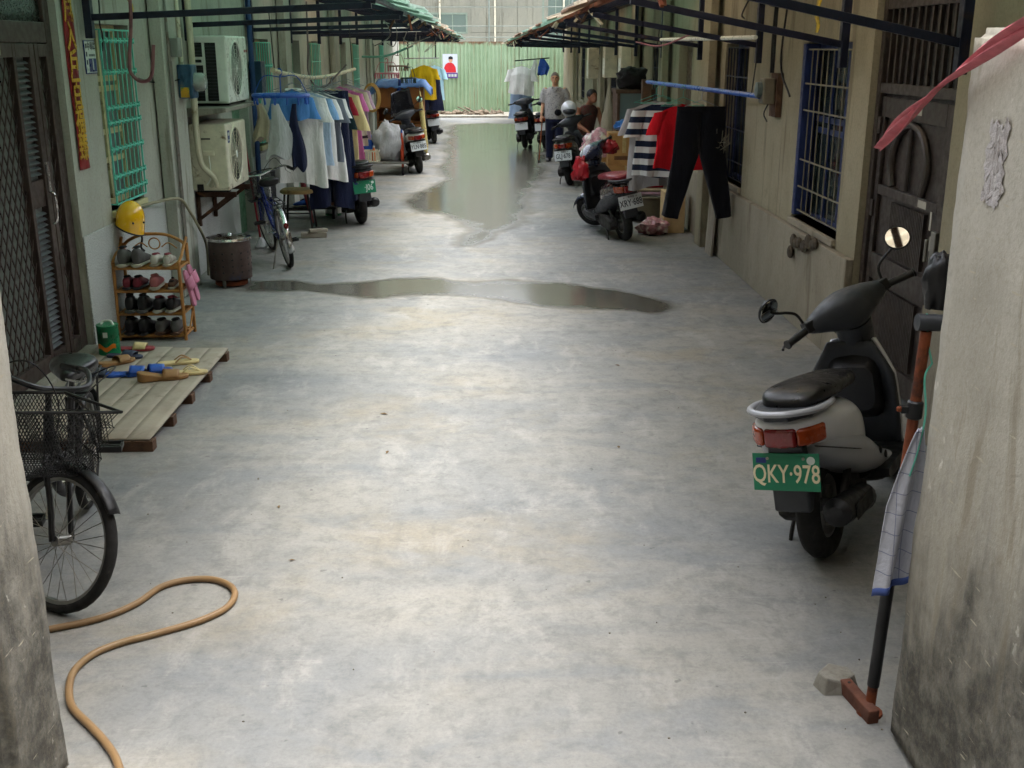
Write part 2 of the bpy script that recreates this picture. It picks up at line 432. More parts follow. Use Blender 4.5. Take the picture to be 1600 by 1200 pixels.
def puddle(poly, name, soft=0.16, seed=1.0):
    P = np.array(poly); x0, y0 = P.min(0) - 0.4; x1, y1 = P.max(0) + 0.4
    st = 0.045 if (y1 - y0) < 4 else 0.08
    xs = np.arange(x0, x1, st); ys = np.arange(y0, y1, st * (1 if st < .05 else 2))
    X, Y = np.meshgrid(xs, ys)
    inside = np.zeros_like(X, bool); dist = np.full(X.shape, 9.0)
    n = len(P)
    for i in range(n):
        a, b = P[i], P[(i + 1) % n]
        cond = ((a[1] > Y) != (b[1] > Y)) & (X < (b[0] - a[0]) * (Y - a[1]) / (b[1] - a[1] + 1e-9) + a[0])
        inside ^= cond
        ab = b - a; t = np.clip(((X - a[0]) * ab[0] + (Y - a[1]) * ab[1]) / (ab @ ab), 0, 1)
        dist = np.minimum(dist, np.hypot(X - a[0] - t * ab[0], Y - a[1] - t * ab[1]))
    sd = np.where(inside, dist, -dist)
    wob = np.array([[mnoise.fractal(Vector((x * 1.6, y * 1.1, seed)), 1.0, 2.0, 4) for x in xs] for y in ys])
    w = np.clip(0.5 + (sd + wob * 0.16) / (2 * soft), 0, 1)
    keep = w > 0.01
    ny, nx = X.shape; idx = np.arange(ny * nx).reshape(ny, nx)
    fs = []
    for j in range(ny - 1):
        for i in range(nx - 1):
            if keep[j:j + 2, i:i + 2].any(): fs.append((idx[j, i], idx[j, i + 1], idx[j + 1, i + 1], idx[j + 1, i]))
    used = sorted({v for f in fs for v in f}); mp = {v: k for k, v in enumerate(used)}
    xf, yf, wf = X.ravel(), Y.ravel(), w.ravel()
    me = bpy.data.meshes.new(name)
    me.from_pydata([(xf[v], yf[v], 0.0012) for v in used], [], [tuple(mp[v] for v in f) for f in fs])
    at = me.attributes.new('wet', 'FLOAT', 'POINT'); at.data.foreach_set('value', [float(wf[v]) for v in used])
    me.materials.append(M_ground)
    ob = bpy.data.objects.new(name, me); COL.objects.link(ob); tag(ob, kind='structure'); return ob

puddle([(-0.97, 30.45), (-0.01, 31.2), (1.38, 30.4), (1.63, 25.9), (1.13, 21.9), (0.95, 18.5), (0.59, 15.9), (0.45, 13.7), (0.28, 12.7), (-0.01, 11.8), (-0.27, 11.4), (-0.2, 12.9), (-0.58, 13.7), (-1.02, 14.3), (-1.11, 15.6), (-0.71, 17.1), (-0.78, 22)], 'puddle', 0.22, 3.1)
puddle([(-2.11, 9.64), (-1.86, 9.69), (-1.38, 9.5), (-1.1, 9.6), (-0.59, 9.70), (-0.35, 9.66), (0.16, 9.62), (0.61, 9.49), (1.09, 9.16), (1.5, 8.78), (1.52, 8.5), (1.3, 8.33), (1.0, 8.38), (0.5, 8.62), (0.14, 8.76), (-0.34, 8.92), (-0.67, 9.0), (-0.92, 8.98), (-1.16, 9.08), (-1.55, 9.18), (-2.01, 9.34)], 'puddle', 0.11, 9.4)


# ---------------------------------------------------------------- gate pillars
def pillar(name, label, x0, x1, y0, y1, h, seed):
    bm = bmesh.new(); bmesh.ops.create_cube(bm, size=1)
    for v in bm.verts:
        v.co = Vector((x0 + (v.co.x + .5) * (x1 - x0), y0 + (v.co.y + .5) * (y1 - y0), (v.co.z + .5) * h))
    bmesh.ops.bevel(bm, geom=[e for e in bm.edges], offset=0.025, segments=3, affect='EDGES')
    for it in range(6):
        ed = [e for e in bm.edges if e.calc_length() > 0.05]
        if not ed: break
        bmesh.ops.subdivide_edges(bm, edges=ed, cuts=1, use_grid_fill=True)
        if len(bm.faces) > 14000: break
    c = Vector(((x0 + x1) / 2, (y0 + y1) / 2, 0))
    bm.normal_update()
    for v in bm.verts:
        p = v.co
        d = mnoise.fractal(p * 2.1 + Vector((seed, 0, 0)), 1.0, 2.0, 3) * 0.010 + mnoise.fractal(p * 11 + Vector((0, seed, 0)), 1.0, 2.0, 3) * 0.0035
        v.co += v.normal * d
    me = bpy.data.meshes.new(name); bm.to_mesh(me); bm.free()
    me.materials.append(M_pillar)
    me.polygons.foreach_set('use_smooth', [True] * len(me.polygons))
    ob = bpy.data.objects.new(name, me); COL.objects.link(ob)
    return tag(ob, label, 'pillar')
gp_r = pillar('gate_pillar', 'weathered cement gate pillar on the right with pink tape and peeled patch', 1.215, 1.85, 1.2, 2.84, 2.05, 3.0)
gp_l = pillar('gate_pillar', 'mould stained cement gate pillar at the left edge beside black bicycle', -1.85, -1.222, 2.40, 2.73, 2.05, 8.0)
# peeled render patch on the right pillar's inner face
pm = MB()
pm.grid(lambda u, v: Vector((1.2115 - 0.004 * mnoise.noise(Vector((u * 9, v * 11, 2))), 2.56 + 0.10 * u + 0.03 * mnoise.noise(Vector((v * 7, u * 3, 0))), 1.64 + 0.19 * v + 0.03 * mnoise.noise(Vector((u * 8, v * 3, 5))))), 14, 20)
M_peel = plaster('peeled grey mortar', (206, 202, 198), (186, 180, 178), (150, 142, 136), 6.0, bump=1.0)
pm.build('peeled_patch', M_peel, gp_r, fix=False)

# ---------------------------------------------------------------- houses
def wall_pieces(y0, y1, h, openings):
    """rectangles (y0,y1,z0,z1) of a wall with openings"""
    out = []; y = y0
    for a, b, c, d in sorted(openings):
        if a > y: out.append((y, a, 0, h))
        if c > 0: out.append((a, b, 0, c))
        if d < h: out.append((a, b, d, h))
        y = b
    if y < y1: out.append((y, y1, 0, h))
    return out

LX, RX = -2.65, 2.35
L_open = [(5.60, 7.14, 0.0, 2.62), (7.76, 8.52, 0.90, 2.16), (11.7, 12.5, 0.0, 2.1), (13.0, 13.9, 0.9, 2.1), (15.3, 16.2, 0.0, 2.1), (17.0, 18.0, 0.9, 2.1), (20.6, 21.5, 0.0, 2.1), (22.4, 23.4, 0.9, 2.1), (26, 26.9, 0.0, 2.1), (28, 29, 0.9, 2.1)]
R_open = [(5.58, 6.86, 0.0, 2.30), (7.26, 8.38, 0.76, 2.04), (10.12, 11.1, 0.76, 2.04), (12.9, 13.8, 0.0, 2.1), (15.0, 16.0, 0.8, 2.04), (18.2, 19.1, 0.0, 2.1), (20.4, 21.4, 0.8, 2.04), (24.0, 24.9, 0.0, 2.1), (27, 28, 0.8, 2.04)]
houseL = thing('row_house', 'long single storey house with grey green plaster and turquoise window grille', 'house', (LX, 4.6, 0))
houseR = thing('row_house', 'long single storey house with yellowed plaster and blue window grille', 'house', (RX, 4.6, 0))
def into(o, parent):
    """keep world coordinates of a part built in world space (parents carry no rotation)"""
    o.location = Vector(o.location) - Vector(parent.location); return o

def house(root, X, sgn, opens, mw, md, dz, y1, dproud):
    y0 = 2.75
    m = MB(); t = 0.22
    for a, b, c, d in wall_pieces(y0, y1, 3.0, opens):
        m.bb(min(X, X + sgn * t), max(X, X + sgn * t), a, b, c, d)
    into(m.build('wall', mw, root, smooth=False), root)
    m = MB()
    for a, b, c, d in wall_pieces(y0 + 0.01, y1 - 0.01, dz, [(p, q, r, max(r, dz + 1)) for p, q, r, s in opens if r < dz]):
        if d > c: m.bb(min(X - sgn * dproud, X - sgn * 0.0005), max(X - sgn * dproud, X - sgn * 0.0005), a, b, c, min(d, dz))
    into(m.build('dado', md, root, smooth=False, bevel=0.006), root)
    m = MB().bb(min(X + sgn * .23, X + sgn * 6), max(X + sgn * .23, X + sgn * 6), y0, y1, 0, 2.99)
    into(m.build('rear_wall', M_concrete, root, smooth=False), root)
    m = MB().bb(min(X - sgn * 0.02, X + sgn * 6), max(X - sgn * 0.02, X + sgn * 6), y0 - .05, y1 + .05, 3.003, 3.16)
    into(m.build('roof', M_concrete, root, smooth=False), root)
house(houseL, LX, -1, L_open, M_lwall, M_ldado, 0.82, 34.5, 0.012)
house(houseR, RX, 1, R_open, M_rwall, M_rdado, 0.70, 34.6, 0.05)
# pilasters standing proud of the plaster
for y0, y1 in ((9.0, 9.55), (14.5, 14.9), (19.2, 19.6), (25, 25.4)):
    into(MB().bb(LX + 0.013, LX + 0.11, y0, y1, 0.0, 2.995).build('pilaster', M_lwall, houseL, smooth=False, bevel=0.008), houseL)
for y0, y1 in ((11.3, 11.6), (14.3, 14.6), (17.0, 17.4), (22, 22.4), (29, 29.4)):
    into(MB().bb(RX - 0.13, RX - 0.051, y0, y1, 0.0, 2.995).build('pilaster', M_rwall, houseR, smooth=False, bevel=0.008), houseR)

def window(root, X, sgn, y0, y1, z0, z1, frame_m, glass_m, nm=2, rec=0.13, rails=(), curtain=False):
    """frame, mullions, rails, panes in a recess"""
    xf = X + sgn * rec
    w = MB(); fw = 0.045
    def b(ya, yb, za, zb, d=0.05): w.bb(min(xf, xf + sgn * d), max(xf, xf + sgn * d), ya, yb, za, zb)
    b(y0 + .001, y0 + fw, z0 + .001, z1 - .001); b(y1 - fw, y1 - .001, z0 + .001, z1 - .001)
    b(y0 + fw, y1 - fw, z0 + .001, z0 + fw); b(y0 + fw, y1 - fw, z1 - fw, z1 - .001)
    f = w.build('window', frame_m, root, smooth=False, bevel=0.004); into(f, root)
    ys = [y0 + fw + (y1 - y0 - 2 * fw) * i / nm for i in range(nm + 1)]
    zs = [z0 + fw] + list(rails) + [z1 - fw]
    def sub(mb, nm_, mt):
        o = mb.build(nm_, mt, f, smooth=False); o.location = (0, 0, 0); return o
    for yy in ys[1:-1]:
        sub(MB().bb(min(xf + sgn * .004, xf + sgn * .046), max(xf + sgn * .004, xf + sgn * .046), yy - .02, yy + .02, zs[0], zs[-1]), 'mullion', frame_m)
    for zz in rails:
        sub(MB().bb(min(xf + sgn * .008, xf + sgn * .042), max(xf + sgn * .008, xf + sgn * .042), ys[0], ys[-1], zz - .02, zz + .02), 'rail', frame_m)
    for i in range(nm):
        for j in range(len(zs) - 1):
            sub(MB().bb(min(xf + sgn * .02, xf + sgn * .028), max(xf + sgn * .02, xf + sgn * .028), ys[i] - .001, ys[i + 1] + .001, zs[j] - .001, zs[j + 1] + .001), 'pane', glass_m if (j or len(zs) == 2) else (M_glass if glass_m is M_glassf and j == len(zs) - 2 else glass_m))
    return f

def sill(root, X, sgn, y0, y1, z0, m):
    into(MB().bb(min(X - sgn * .03, X + sgn * .13), max(X - sgn * .03, X + sgn * .13), y0 - .0, y1 + .0, z0 - .05, z0).build('window_sill', m, root, smooth=False, bevel=.006), root)

# --- left window with turquoise grille
M_lframe = mat('cream window frame', (190, 182, 140), 0.55, dirt=(120, 104, 70))
window(houseL, LX, -1, 7.76, 8.52, 0.90, 2.16, M_lframe, M_glassf, 2, 0.10, rails=(1.22, 1.42, 1.72, 1.79))
def grille(root, X, sgn, y0, y1, z0, z1, mt, nv, zs, r=0.006, off=0.03, fancy=True, frame=True):
    """bars in front of a window: each upright and each cross bar its own piece"""
    xg = X - sgn * off; fr = MB()
    for p, q in (((xg, y0, z0), (xg, y0, z1)), ((xg, y1, z0), (xg, y1, z1)), ((xg, y0, z1), (xg, y1, z1)), ((xg, y0, z0), (xg, y1, z0))): fr.bar(p, q, .011, .011)
    for yy in (y0, y1):
        for zz in (z0, z1): fr.bar((xg, yy, zz), (X + sgn * .02, yy, zz), .009, .009)
    f = into(fr.build('window_grille', mt, root, smooth=False), root)
    for i in range(1, nv):
        yy = y0 + (y1 - y0) * i / nv
        MB().cyl((xg, yy, z0), (xg, yy, z1), r, n=6).build('upright_bar', mt, f)
    for zz in zs:
        b = MB(); b.bar((xg - sgn * .008, y0 - .03, zz), (xg - sgn * .008, y1 + .03, zz), .008, .011)
        if fancy:
            for i in range(0, nv + 1):
                yy = y0 + (y1 - y0) * i / nv
                for a in (45, 135):
                    d = Vector((0, math.cos(rad(a)), math.sin(rad(a)))) * .024
                    b.bar(Vector((xg - sgn * .012, yy, zz)) - d, Vector((xg - sgn * .012, yy, zz)) + d, .006, .007, (1, 0, 0))
        b.build('cross_bar', mt, f, smooth=False)
    return f
grille(houseL, LX, -1, 7.80, 8.48, 0.94, 2.12, M_turq, 7, (1.02, 1.13, 1.32, 1.50, 1.60, 1.84, 2.05), r=.0045)
sill(houseL, LX, -1, 7.76, 8.52, 0.90, M_lframe)

# --- left security door
dz0 = 0.10
door = into(MB().bb(LX - .10, LX - .04, 5.61, 5.70, 0.003, 2.60).bb(LX - .10, LX - .04, 7.04, 7.13, 0.003, 2.60).bb(LX - .10, LX - .04, 5.70, 7.04, 2.52, 2.60).bb(LX - .10, LX - .04, 5.70, 7.04, 2.03, 2.15).bb(LX - .10, LX - .04, 5.70, 7.04, 0.003, .10).build('security_door', M_door, houseL, smooth=False, bevel=.006), houseL)
def dsub(mb, n, mt, **k):
    return mb.build(n, mt, door, smooth=False, **k)
M_mesh = mat('dark insect screen', (116, 120, 116), 0.7, 0.2, var=0.1)
M_transom = mat('patterned transom glass', (34, 40, 34), 0.25, var=0.5, scale=26)
dsub(MB().bb(LX - .075, LX - .065, 5.70, 7.04, 2.15, 2.52), 'transom_pane', M_transom)
xd = LX - .055
def lattice(me0, me1):
    lt = MB(); w = me1 - me0; rise = 1.9; stp = 0.075
    zz = .20 - w * rise
    while zz < 1.95:
        for sg_ in (1, -1):
            p, q = [me0, zz], [me1, zz + w * rise]
            if sg_ < 0: p, q = [me1, zz], [me0, zz + w * rise]
            if q[1] < .21 or p[1] > 1.94: continue
            if p[1] < .20:
                t = (.20 - p[1]) / (q[1] - p[1]); p = [p[0] + (q[0] - p[0]) * t, .20]
            if q[1] > 1.95:
                t = (1.95 - p[1]) / (q[1] - p[1]); q = [p[0] + (q[0] - p[0]) * t, 1.95]
            xo = .002 if sg_ > 0 else -.006
            lt.bar((xd + xo, p[0], p[1]), (xd + xo, q[0], q[1]), .009, .006, (1, 0, 0))
        zz += stp * rise
    dsub(lt, 'diamond_lattice', M_door)
for (ya, yb, me0, me1, lou) in ((5.72, 6.81, 5.79, 6.50, (6.54, 6.74)), (6.82, 7.035, 6.87, 6.99, None)):
    st = MB()
    for sp_ in [(ya, me0)] + ([(me1, lou[0]), (lou[1], yb)] if lou else [(me1, yb)]):
        st.bb(xd - .03, xd + .022, sp_[0], sp_[1], .10, 2.025)
    for f0, f1 in [(me0, me1)] + ([lou] if lou else []):
        st.bb(xd - .03, xd + .022, f0, f1, .10, .20); st.bb(xd - .03, xd + .022, f0, f1, 1.95, 2.025)
    dsub(st, 'leaf_frame', M_door, bevel=.004)
    dsub(MB().bb(xd - .022, xd - .018, me0, me1, .20, 1.95), 'insect_screen', M_mesh)
    lattice(me0, me1)
    if lou:
        dsub(MB().bb(xd - .028, xd - .02, lou[0], lou[1], .20, 1.95), 'louvre_back', M_mesh)
        dsub(MB().bb(xd - .02, xd + .01, lou[0], lou[1], 1.08, 1.24), 'lock_plate', M_door)
        z = .22; lv0 = None
        while z < 1.93:
            if not (1.06 < z < 1.26):
                if lv0 is None:
                    lv0 = dsub(MB().bar((0, lou[0], 0), (0, lou[1], 0), .026, .006, (0.6, 0, 1)), 'louvre_slat', mat('grey louvre', (104, 106, 110), 0.5, 0.3)); lv0.location = (xd - .005, 0, z)
                else: mesh_copy(lv0, 'louvre_slat', door, (xd - .005, 0, z))
            z += .034
hn = MB(); hn.tube(cr([(xd + .022, 6.78, 1.16), (xd + .05, 6.78, 1.14), (xd + .055, 6.785, 1.06), (xd + .045, 6.78, .98), (xd + .022, 6.775, .96)], 5), .008, 8)
hn.bb(xd + .022, xd + .032, 6.76, 6.80, 1.16, 1.34)
dsub(hn, 'handle', M_chrome)
into(MB().bb(LX - .2, LX + .05, 5.62, 7.12, 0.0005, .099).build('door_step', M_concrete, houseL, smooth=False, bevel=.01), houseL)
MB().bb(LX - .035, LX - .01, 5.80, 6.30, 1.96, 2.02).build('closer_box', mat('pale door closer', (150, 150, 130), .5), door, smooth=False, bevel=.008)

# --- couplet banner and house number plate
M_red = mat('red paper', (128, 22, 26), 0.6, var=0.25, dirt=(86, 14, 22), dlo=.55, dhi=.75)
M_gold = mat('gold ink', (214, 170, 40), 0.35, 0.4, var=0.2)
bn = MB(); bn.grid(lambda u, v: Vector((LX + .008 + .006 * math.sin(v * 9 + u * 2), 7.22 + .17 * u, 1.24 + 1.25 * v)), 4, 40)
banner = thing('couplet_banner', 'narrow red paper banner with gold brushed characters beside the security door', 'banner', (LX, 7.3, 1.24))
into(bn.build('paper', M_red, banner, solid=.002, fix=False), banner)
for i, ch in enumerate('春風入戶百福臻'):
    t = text_mesh(ch, .19, M_gold, banner, (0.018, 0.005, 1.25 - .085 - i * .172), (rad(90), 0, rad(90)), 'character', .001, .86, bold=.004)
sg = thing('house_number_plate', 'white and blue enamel house number plate reading 1 by the turquoise window', 'sign', (LX, 7.645, 1.848))
M_plw = mat('white enamel plate', (196, 206, 200), .35, var=.05); M_plb = mat('navy enamel', (30, 48, 112), .35, var=.1); M_ink = mat('dark ink', (40, 48, 58), .5)
MB().bb(0.002, .008, -.105, .105, -.012, .20).build('plate', M_plb, sg, smooth=False, bevel=.002)
MB().bb(.0085, .0095, -.098, .098, -.006, .194).build('field', M_plw, sg, smooth=False)
MB().bb(.0098, .0108, -.045, .092, 0.0, .085).build('number_field', M_plb, sg, smooth=False)
text_mesh('1', .1, M_plw, sg, (.0115, .028, .043), (rad(90), 0, rad(90)), 'number', .0005, bold=.002)
text_mesh('中華路', .055, M_ink, sg, (.010, .024, .160), (rad(90), 0, rad(90)), 'lettering', .0005, bold=.001)
for k in range(7): MB().bb(.0098, .0104, -.032 + k * .0165, -.022 + k * .0165, .098, .113).build('lettering', M_ink, sg, smooth=False)
for i in range(3): MB().bb(.0098, .0104, -.086, -.064, .15 - i * .052, .18 - i * .052).build('lettering', M_ink, sg, smooth=False)

# --- other left openings
def plain_door(root, X, sgn, y0, y1, z1, mt, rec=.1):
    xf = X + sgn * rec
    d = into(MB().bb(min(xf, xf + sgn * .05), max(xf, xf + sgn * .05), y0 + .001, y1 - .001, 0.003, z1 - .001).build('door', mt, root, smooth=False, bevel=.004), root)
    for za, zb in ((.15, .9), (1.0, z1 - .15)):
        MB().bb(min(xf - sgn * .012, xf), max(xf - sgn * .012, xf), y0 + .1, y1 - .1, za, zb).build('panel', mt, d, smooth=False, bevel=.006)
    MB().cyl((xf - sgn * .03, y0 + .08, 1.0), (xf - sgn * .03, y0 + .08, 1.12), .012, n=8).build('handle', M_steel, d)
M_gdoor = mat('faded green door', (92, 132, 104), .5, dirt=(60, 70, 56)); M_bdoor = mat('brown door', (84, 66, 50), .5, dirt=(50, 40, 34))
for i, (a, b, c, d) in enumerate(L_open[2:]):
    if c == 0: plain_door(houseL, LX, -1, a, b, d, M_gdoor if i % 2 == 0 else M_bdoor)
    else:
        window(houseL, LX, -1, a, b, c, d, M_lframe, M_glassf, 2, .1)
        grille(houseL, LX, -1, a + .04, b - .04, c + .04, d - .04, M_turq, 6, (c + .2, c + .5, d - .3), off=.03, fancy=(a < 15))
        sill(houseL, LX, -1, a, b, c, M_lframe)

# --- right openings
M_bframe = mat('blue window frame', (30, 46, 92), .5, dirt=(40, 40, 60)); M_pale = mat('pale painted bars', (120, 114, 96), .55, dirt=(70, 76, 90), dlo=.5, dhi=.7)
window(houseR, RX, 1, 7.26, 8.38, .76, 2.04, M_bframe, M_glass, 3, .11, rails=(1.42, 1.50))
grille(houseR, RX, 1, 7.31, 8.33, .82, 1.99, M_pale, 8, (1.0, 1.2, 1.56, 1.75), r=.005, off=-.02, fancy=False)
into(MB().bb(RX - .005, RX + .10, 8.30, 8.37, .78, 2.03).build('shutter_edge', M_bframe, houseR, smooth=False, bevel=.005), houseR)
sill(houseR, RX, 1, 7.26, 8.38, .76, M_rdado)
rub = MB()
for k in range(9):
    rub.ell((RX - .06 - .02 * random.random(), 7.5 + .07 * k + .02 * random.random(), .70 - .02 * k * random.random() - .06 * random.random()), (.022, .05 + .02 * random.random(), .035 + .02 * random.random()), 7, 5)
o = rub.build('broken_render', mat('crumbling dark render', (74, 66, 54), .95, var=.35, bump=.6, bscale=30), houseR, smooth=False); into(o, houseR)
for i, (a, b, c, d) in enumerate(R_open[2:]):
    if c == 0: plain_door(houseR, RX, 1, a, b, d, M_bdoor)
    else:
        window(houseR, RX, 1, a, b, c, d, M_bframe if i < 1 else M_lframe, M_glass, 2, .12)
        grille(houseR, RX, 1, a + .04, b - .04, c + .04, d - .04, M_blue, 7, (c + .2, c + .5, d - .3), off=-.02, fancy=False)
        sill(houseR, RX, 1, a, b, c, M_rdado)
# right steel door
xr = RX + .07
rd = into(MB().bb(RX + .04, RX + .12, 5.585, 5.66, .003, 2.295).bb(RX + .04, RX + .12, 6.79, 6.855, .003, 2.295).bb(RX + .04, RX + .12, 5.66, 6.79, 2.22, 2.295).bb(RX + .04, RX + .12, 5.66, 6.79, 1.74, 1.80).build('steel_door', M_rdoor, houseR, smooth=False, bevel=.005), houseR)
MB().bb(RX + .115, RX + .12, 5.66, 6.79, 1.80, 2.22).build('transom_back', M_blacks, rd, smooth=False)
for i in range(11):
    yy = 5.72 + i * .1
    MB().bb(RX + .05, RX + .07, yy - .012, yy + .012, 1.80, 2.22).build('transom_bar', M_rdoor, rd, smooth=False)
MB().bb(xr + .012, xr + .03, 5.662, 6.788, .03, 1.735).build('leaf', M_rdoor, rd, smooth=False)
fr = MB()
for (a, b, c, d) in ((5.68, 5.80, .05, 1.72), (6.72, 6.78, .05, 1.72), (5.80, 6.72, 1.60, 1.72), (5.80, 6.72, 1.14, 1.20), (5.80, 6.72, .62, .78), (5.80, 6.72, .05, .18)): fr.bb(xr - .012, xr + .011, a, b, c, d)
fr.build('leaf_rails', M_rdoor, rd, smooth=False, bevel=.004)
rib = None
for (za, zb) in ((.80, 1.12), (.20, .60)):
    for i in range(22):
        yy = 5.97 + i * .024
        MB().bb(xr - .01, xr + .011, yy - .007, yy + .007, za, zb).build('slat', M_rdoor, rd, smooth=False)
ar = MB()
for s_ in (0.0,):
    ar.tube(cr([(xr - .004, 6.05, 1.21), (xr - .004, 6.0, 1.36), (xr - .004, 6.1, 1.52), (xr - .004, 6.28, 1.58), (xr - .004, 6.46, 1.52), (xr - .004, 6.55, 1.36), (xr - .004, 6.5, 1.21)], 6), .022, 8)
    ar.tube([(xr - .004, 6.28, 1.21), (xr - .004, 6.28, 1.58)], .014, 8)
ar.build('arched_ornament', M_rdoor, rd)
MB().bb(xr - .04, xr - .012, 5.71, 5.77, .84, 1.06).cyl((xr - .07, 5.74, .9), (xr - .07, 5.74, 1.02), .012, n=8).build('lock', M_steel, rd, bevel=.004)
for zz in (.35, 1.05, 1.55): MB().bb(xr - .025, xr - .013, 6.75, 6.80, zz - .05, zz + .05).build('hinge', M_rdoor, rd, smooth=False)
M_pp = mat('scuffed bare metal', (170, 166, 156), .6)
for (yy, zz, h_) in ((6.2, 1.66, .02), (5.86, 1.10, .05), (5.83, .98, .04), (5.78, .86, .03), (6.0, 1.17, .02)):
    MB().bb(xr - .0142, xr - .0125, yy - (.06 if h_ < .03 else .012), yy + (.06 if h_ < .03 else .012), zz - h_, zz + h_).build('paint_chip', M_pp, rd, smooth=False)

# ---------------------------------------------------------------- awnings
M_sh = [sheet_mat('dull grey roofing', (220, 212, 198), (152, 140, 122), 0.8), sheet_mat('translucent green roofing', (176, 198, 186), (128, 144, 132), 0.75), sheet_mat('rust brown roofing', (140, 112, 88), (84, 62, 46), 0.3), sheet_mat('white fibre roofing', (196, 200, 190), (176, 176, 164), 0.85)]
def awning(side, label):
    sgn = -1 if side == 'L' else 1
    X = LX if side == 'L' else RX
    root = thing('awning', label, 'awning', (X, 5, 2.3))
    def ex(y): return -.70 if side == 'L' else .84 - .011 * (y - 7)
    def ez(y): return (2.33 - .004 * (y - 7)) if side == 'L' else (2.34 - .0085 * (y - 7))
    def wz(y): return ez(y) + .46
    ys = [3.1, 4.9, 7.55, 10.0, 12.7, 15.2, 17.8, 20.4, 23, 25.8, 28.6, 31.2] if side == 'L' else [3.1, 5.3, 7.08, 9.3, 11.88, 14.4, 17, 19.6, 22.2, 24.8, 27.4, 30, 33]
    y0, y1 = (2.9, 32.0) if side == 'L' else (2.9, 33.4)  # near ends carried forward out of view, added to dim the near lane
    for i, y in enumerate(ys):
        b = MB(); e, z = ex(y), ez(y)
        xi = X - sgn * (.03 if side == 'L' else .09)
        lowz = 2.06 if side == 'L' else 1.88
        b.bb(min(xi, xi - sgn * .05), max(xi, xi - sgn * .05), y - .03, y + .03, lowz, wz(y) - .02)
        sz = 2.19 if side == 'L' else 2.02
        b.bar((xi - sgn * .03, y, sz), (e + sgn * .05, y, z - .06), .036, .042)
        b.bar((xi - sgn * .03, y + .002, wz(y) - .05), (e + sgn * .02, y + .002, z - .035), .034, .038)
        into(b.build('bracket', M_blued if side == 'L' and i < 5 else M_blue, root, smooth=False, bevel=.004), root)
    for k, (t, mt) in enumerate(((0.04, M_blue if side == 'L' else M_rust), (.25, M_rustd), (.5, M_rustd), (.75, M_rustd), (.96, M_rustd))):
        b = MB(); n = 12
        for q in range(n):
            ya, yb = y0 + (y1 - y0) * q / n, y0 + (y1 - y0) * (q + 1) / n
            def pt(y):
                e, z = ex(y), ez(y); return Vector((e + (X - e) * t, y, z - .012 + (wz(y) - z) * t - .003 * k))
            b.bar(pt(ya), pt(yb), .04, .03)
        into(b.build('purlin', mt, root, smooth=False), root)
    # sheets, each one laid a little differently
    w = .82; y = y0; i = 0
    rnd = random.Random(11 if side == 'L' else 23)
    protos = []
    while y < y1 - .3:
        if i < 4:
            e, z = 0, 0
            m = MB(); L_ = math.hypot(1.0, .235)
            m.grid(lambda u, v: Vector((v, u * (w + .07), .013 * math.sin(u * (w + .07) / .076 * 2 * math.pi))), 70, 3)
            protos.append(m.build('roof_sheet', M_sh[0], root, solid=.004, fix=False)); ob = protos[-1]
        else:
            ob = protos[i % 4].copy(); ob.name = 'roof_sheet'; COL.objects.link(ob); ob.parent = root
        e = ex(y + w / 2); z = ez(y + w / 2); ov = rnd.uniform(.02, .14)
        run = abs(X - e) + ov; sl = (wz(y) - z) / abs(X - e)
        ang = math.atan(sl)
        ob.location = Vector((e - sgn * ov, y if sgn > 0 else y + w, z + .02 - ov * sl + .016 * (i % 2) + .012)) - Vector(root.location)
        ob.rotation_euler = (rnd.uniform(-.012, .012), -ang if sgn > 0 else -ang, 0 if sgn > 0 else math.pi)
        if sgn < 0: ob.rotation_euler = (rnd.uniform(-.012, .012), -ang, math.pi)
        ob.scale = (run / math.cos(ang), 1, 1)
        ob.material_slots[0].link = 'OBJECT'
        r = rnd.random()
        ob.material_slots[0].material = M_sh[1] if (r < .30 or (side == 'L' and i in (4, 5, 6, 7, 8, 9, 11, 12))) else M_sh[3] if r < .42 else M_sh[0] if r < .75 else M_sh[2]
        y += w; i += 1
    # loose battens and bits of angle iron sticking out along the eave
    for q in range(26):
        yy = rnd.uniform(y0 + 2, y1 - .5); e, z = ex(yy), ez(yy)
        b = MB(); d = rnd.uniform(.1, .3)
        b.bar((e + sgn * rnd.uniform(0, .12), yy, z - .02), (e + sgn * rnd.uniform(-.04, .2), yy + rnd.uniform(-.35, .35), z - .03 - d * rnd.uniform(.1, .5)), .02, .014)
        into(b.build('batten', rnd.choice([M_rust, M_rustd, M_woodd, M_bamboo]), root, smooth=False), root)
    return root
awn_l = awning('L', 'patched corrugated awning on blue brackets along the left house')
awn_r = awning('R', 'patched corrugated awning on blue brackets along the right house')

# ---------------------------------------------------------------- far fence and the block behind
def fence_mat():
    T = NT('green painted corrugated steel'); c = T.coord('World'); sep = T.n('ShaderNodeSeparateXYZ'); T.l(c, sep.inputs[0])
    k = T.mix(T.ramp(T.noise(c, 1.5, 5), .35, .65), s2l((142, 168, 134)), s2l((156, 180, 148)))
    st = T.noise(T.coord('World', (14, 1, .5)), 1.0, 5, .7)
    k = T.mix(T.math('MULTIPLY', T.ramp(st, .50, .68), .7), k, s2l((120, 96, 66)))
    top = T.ramp(T.math('ADD', sep.outputs[2], T.math('MULTIPLY', T.math('SUBTRACT', T.noise(c, 5, 5), .5), .35)), 2.06, 2.2)
    k = T.mix(T.math('MULTIPLY', top, .85), k, s2l((112, 66, 42)))
    T.set(Base_Color=k, Roughness=.5); return T.m
M_fence = fence_mat()
fence = thing('corrugated_fence', 'green corrugated steel fence with rusty top closing the alley end', 'fence', (0, 35.9, 0))
per = .125; prof = []
pw = per * 6
for k in range(6):
    x = k * per
    prof += [(x, 0), (x + .05, 0), (x + .062, -.03), (x + .112, -.03)]
prof.append((6 * per + .012, 0))
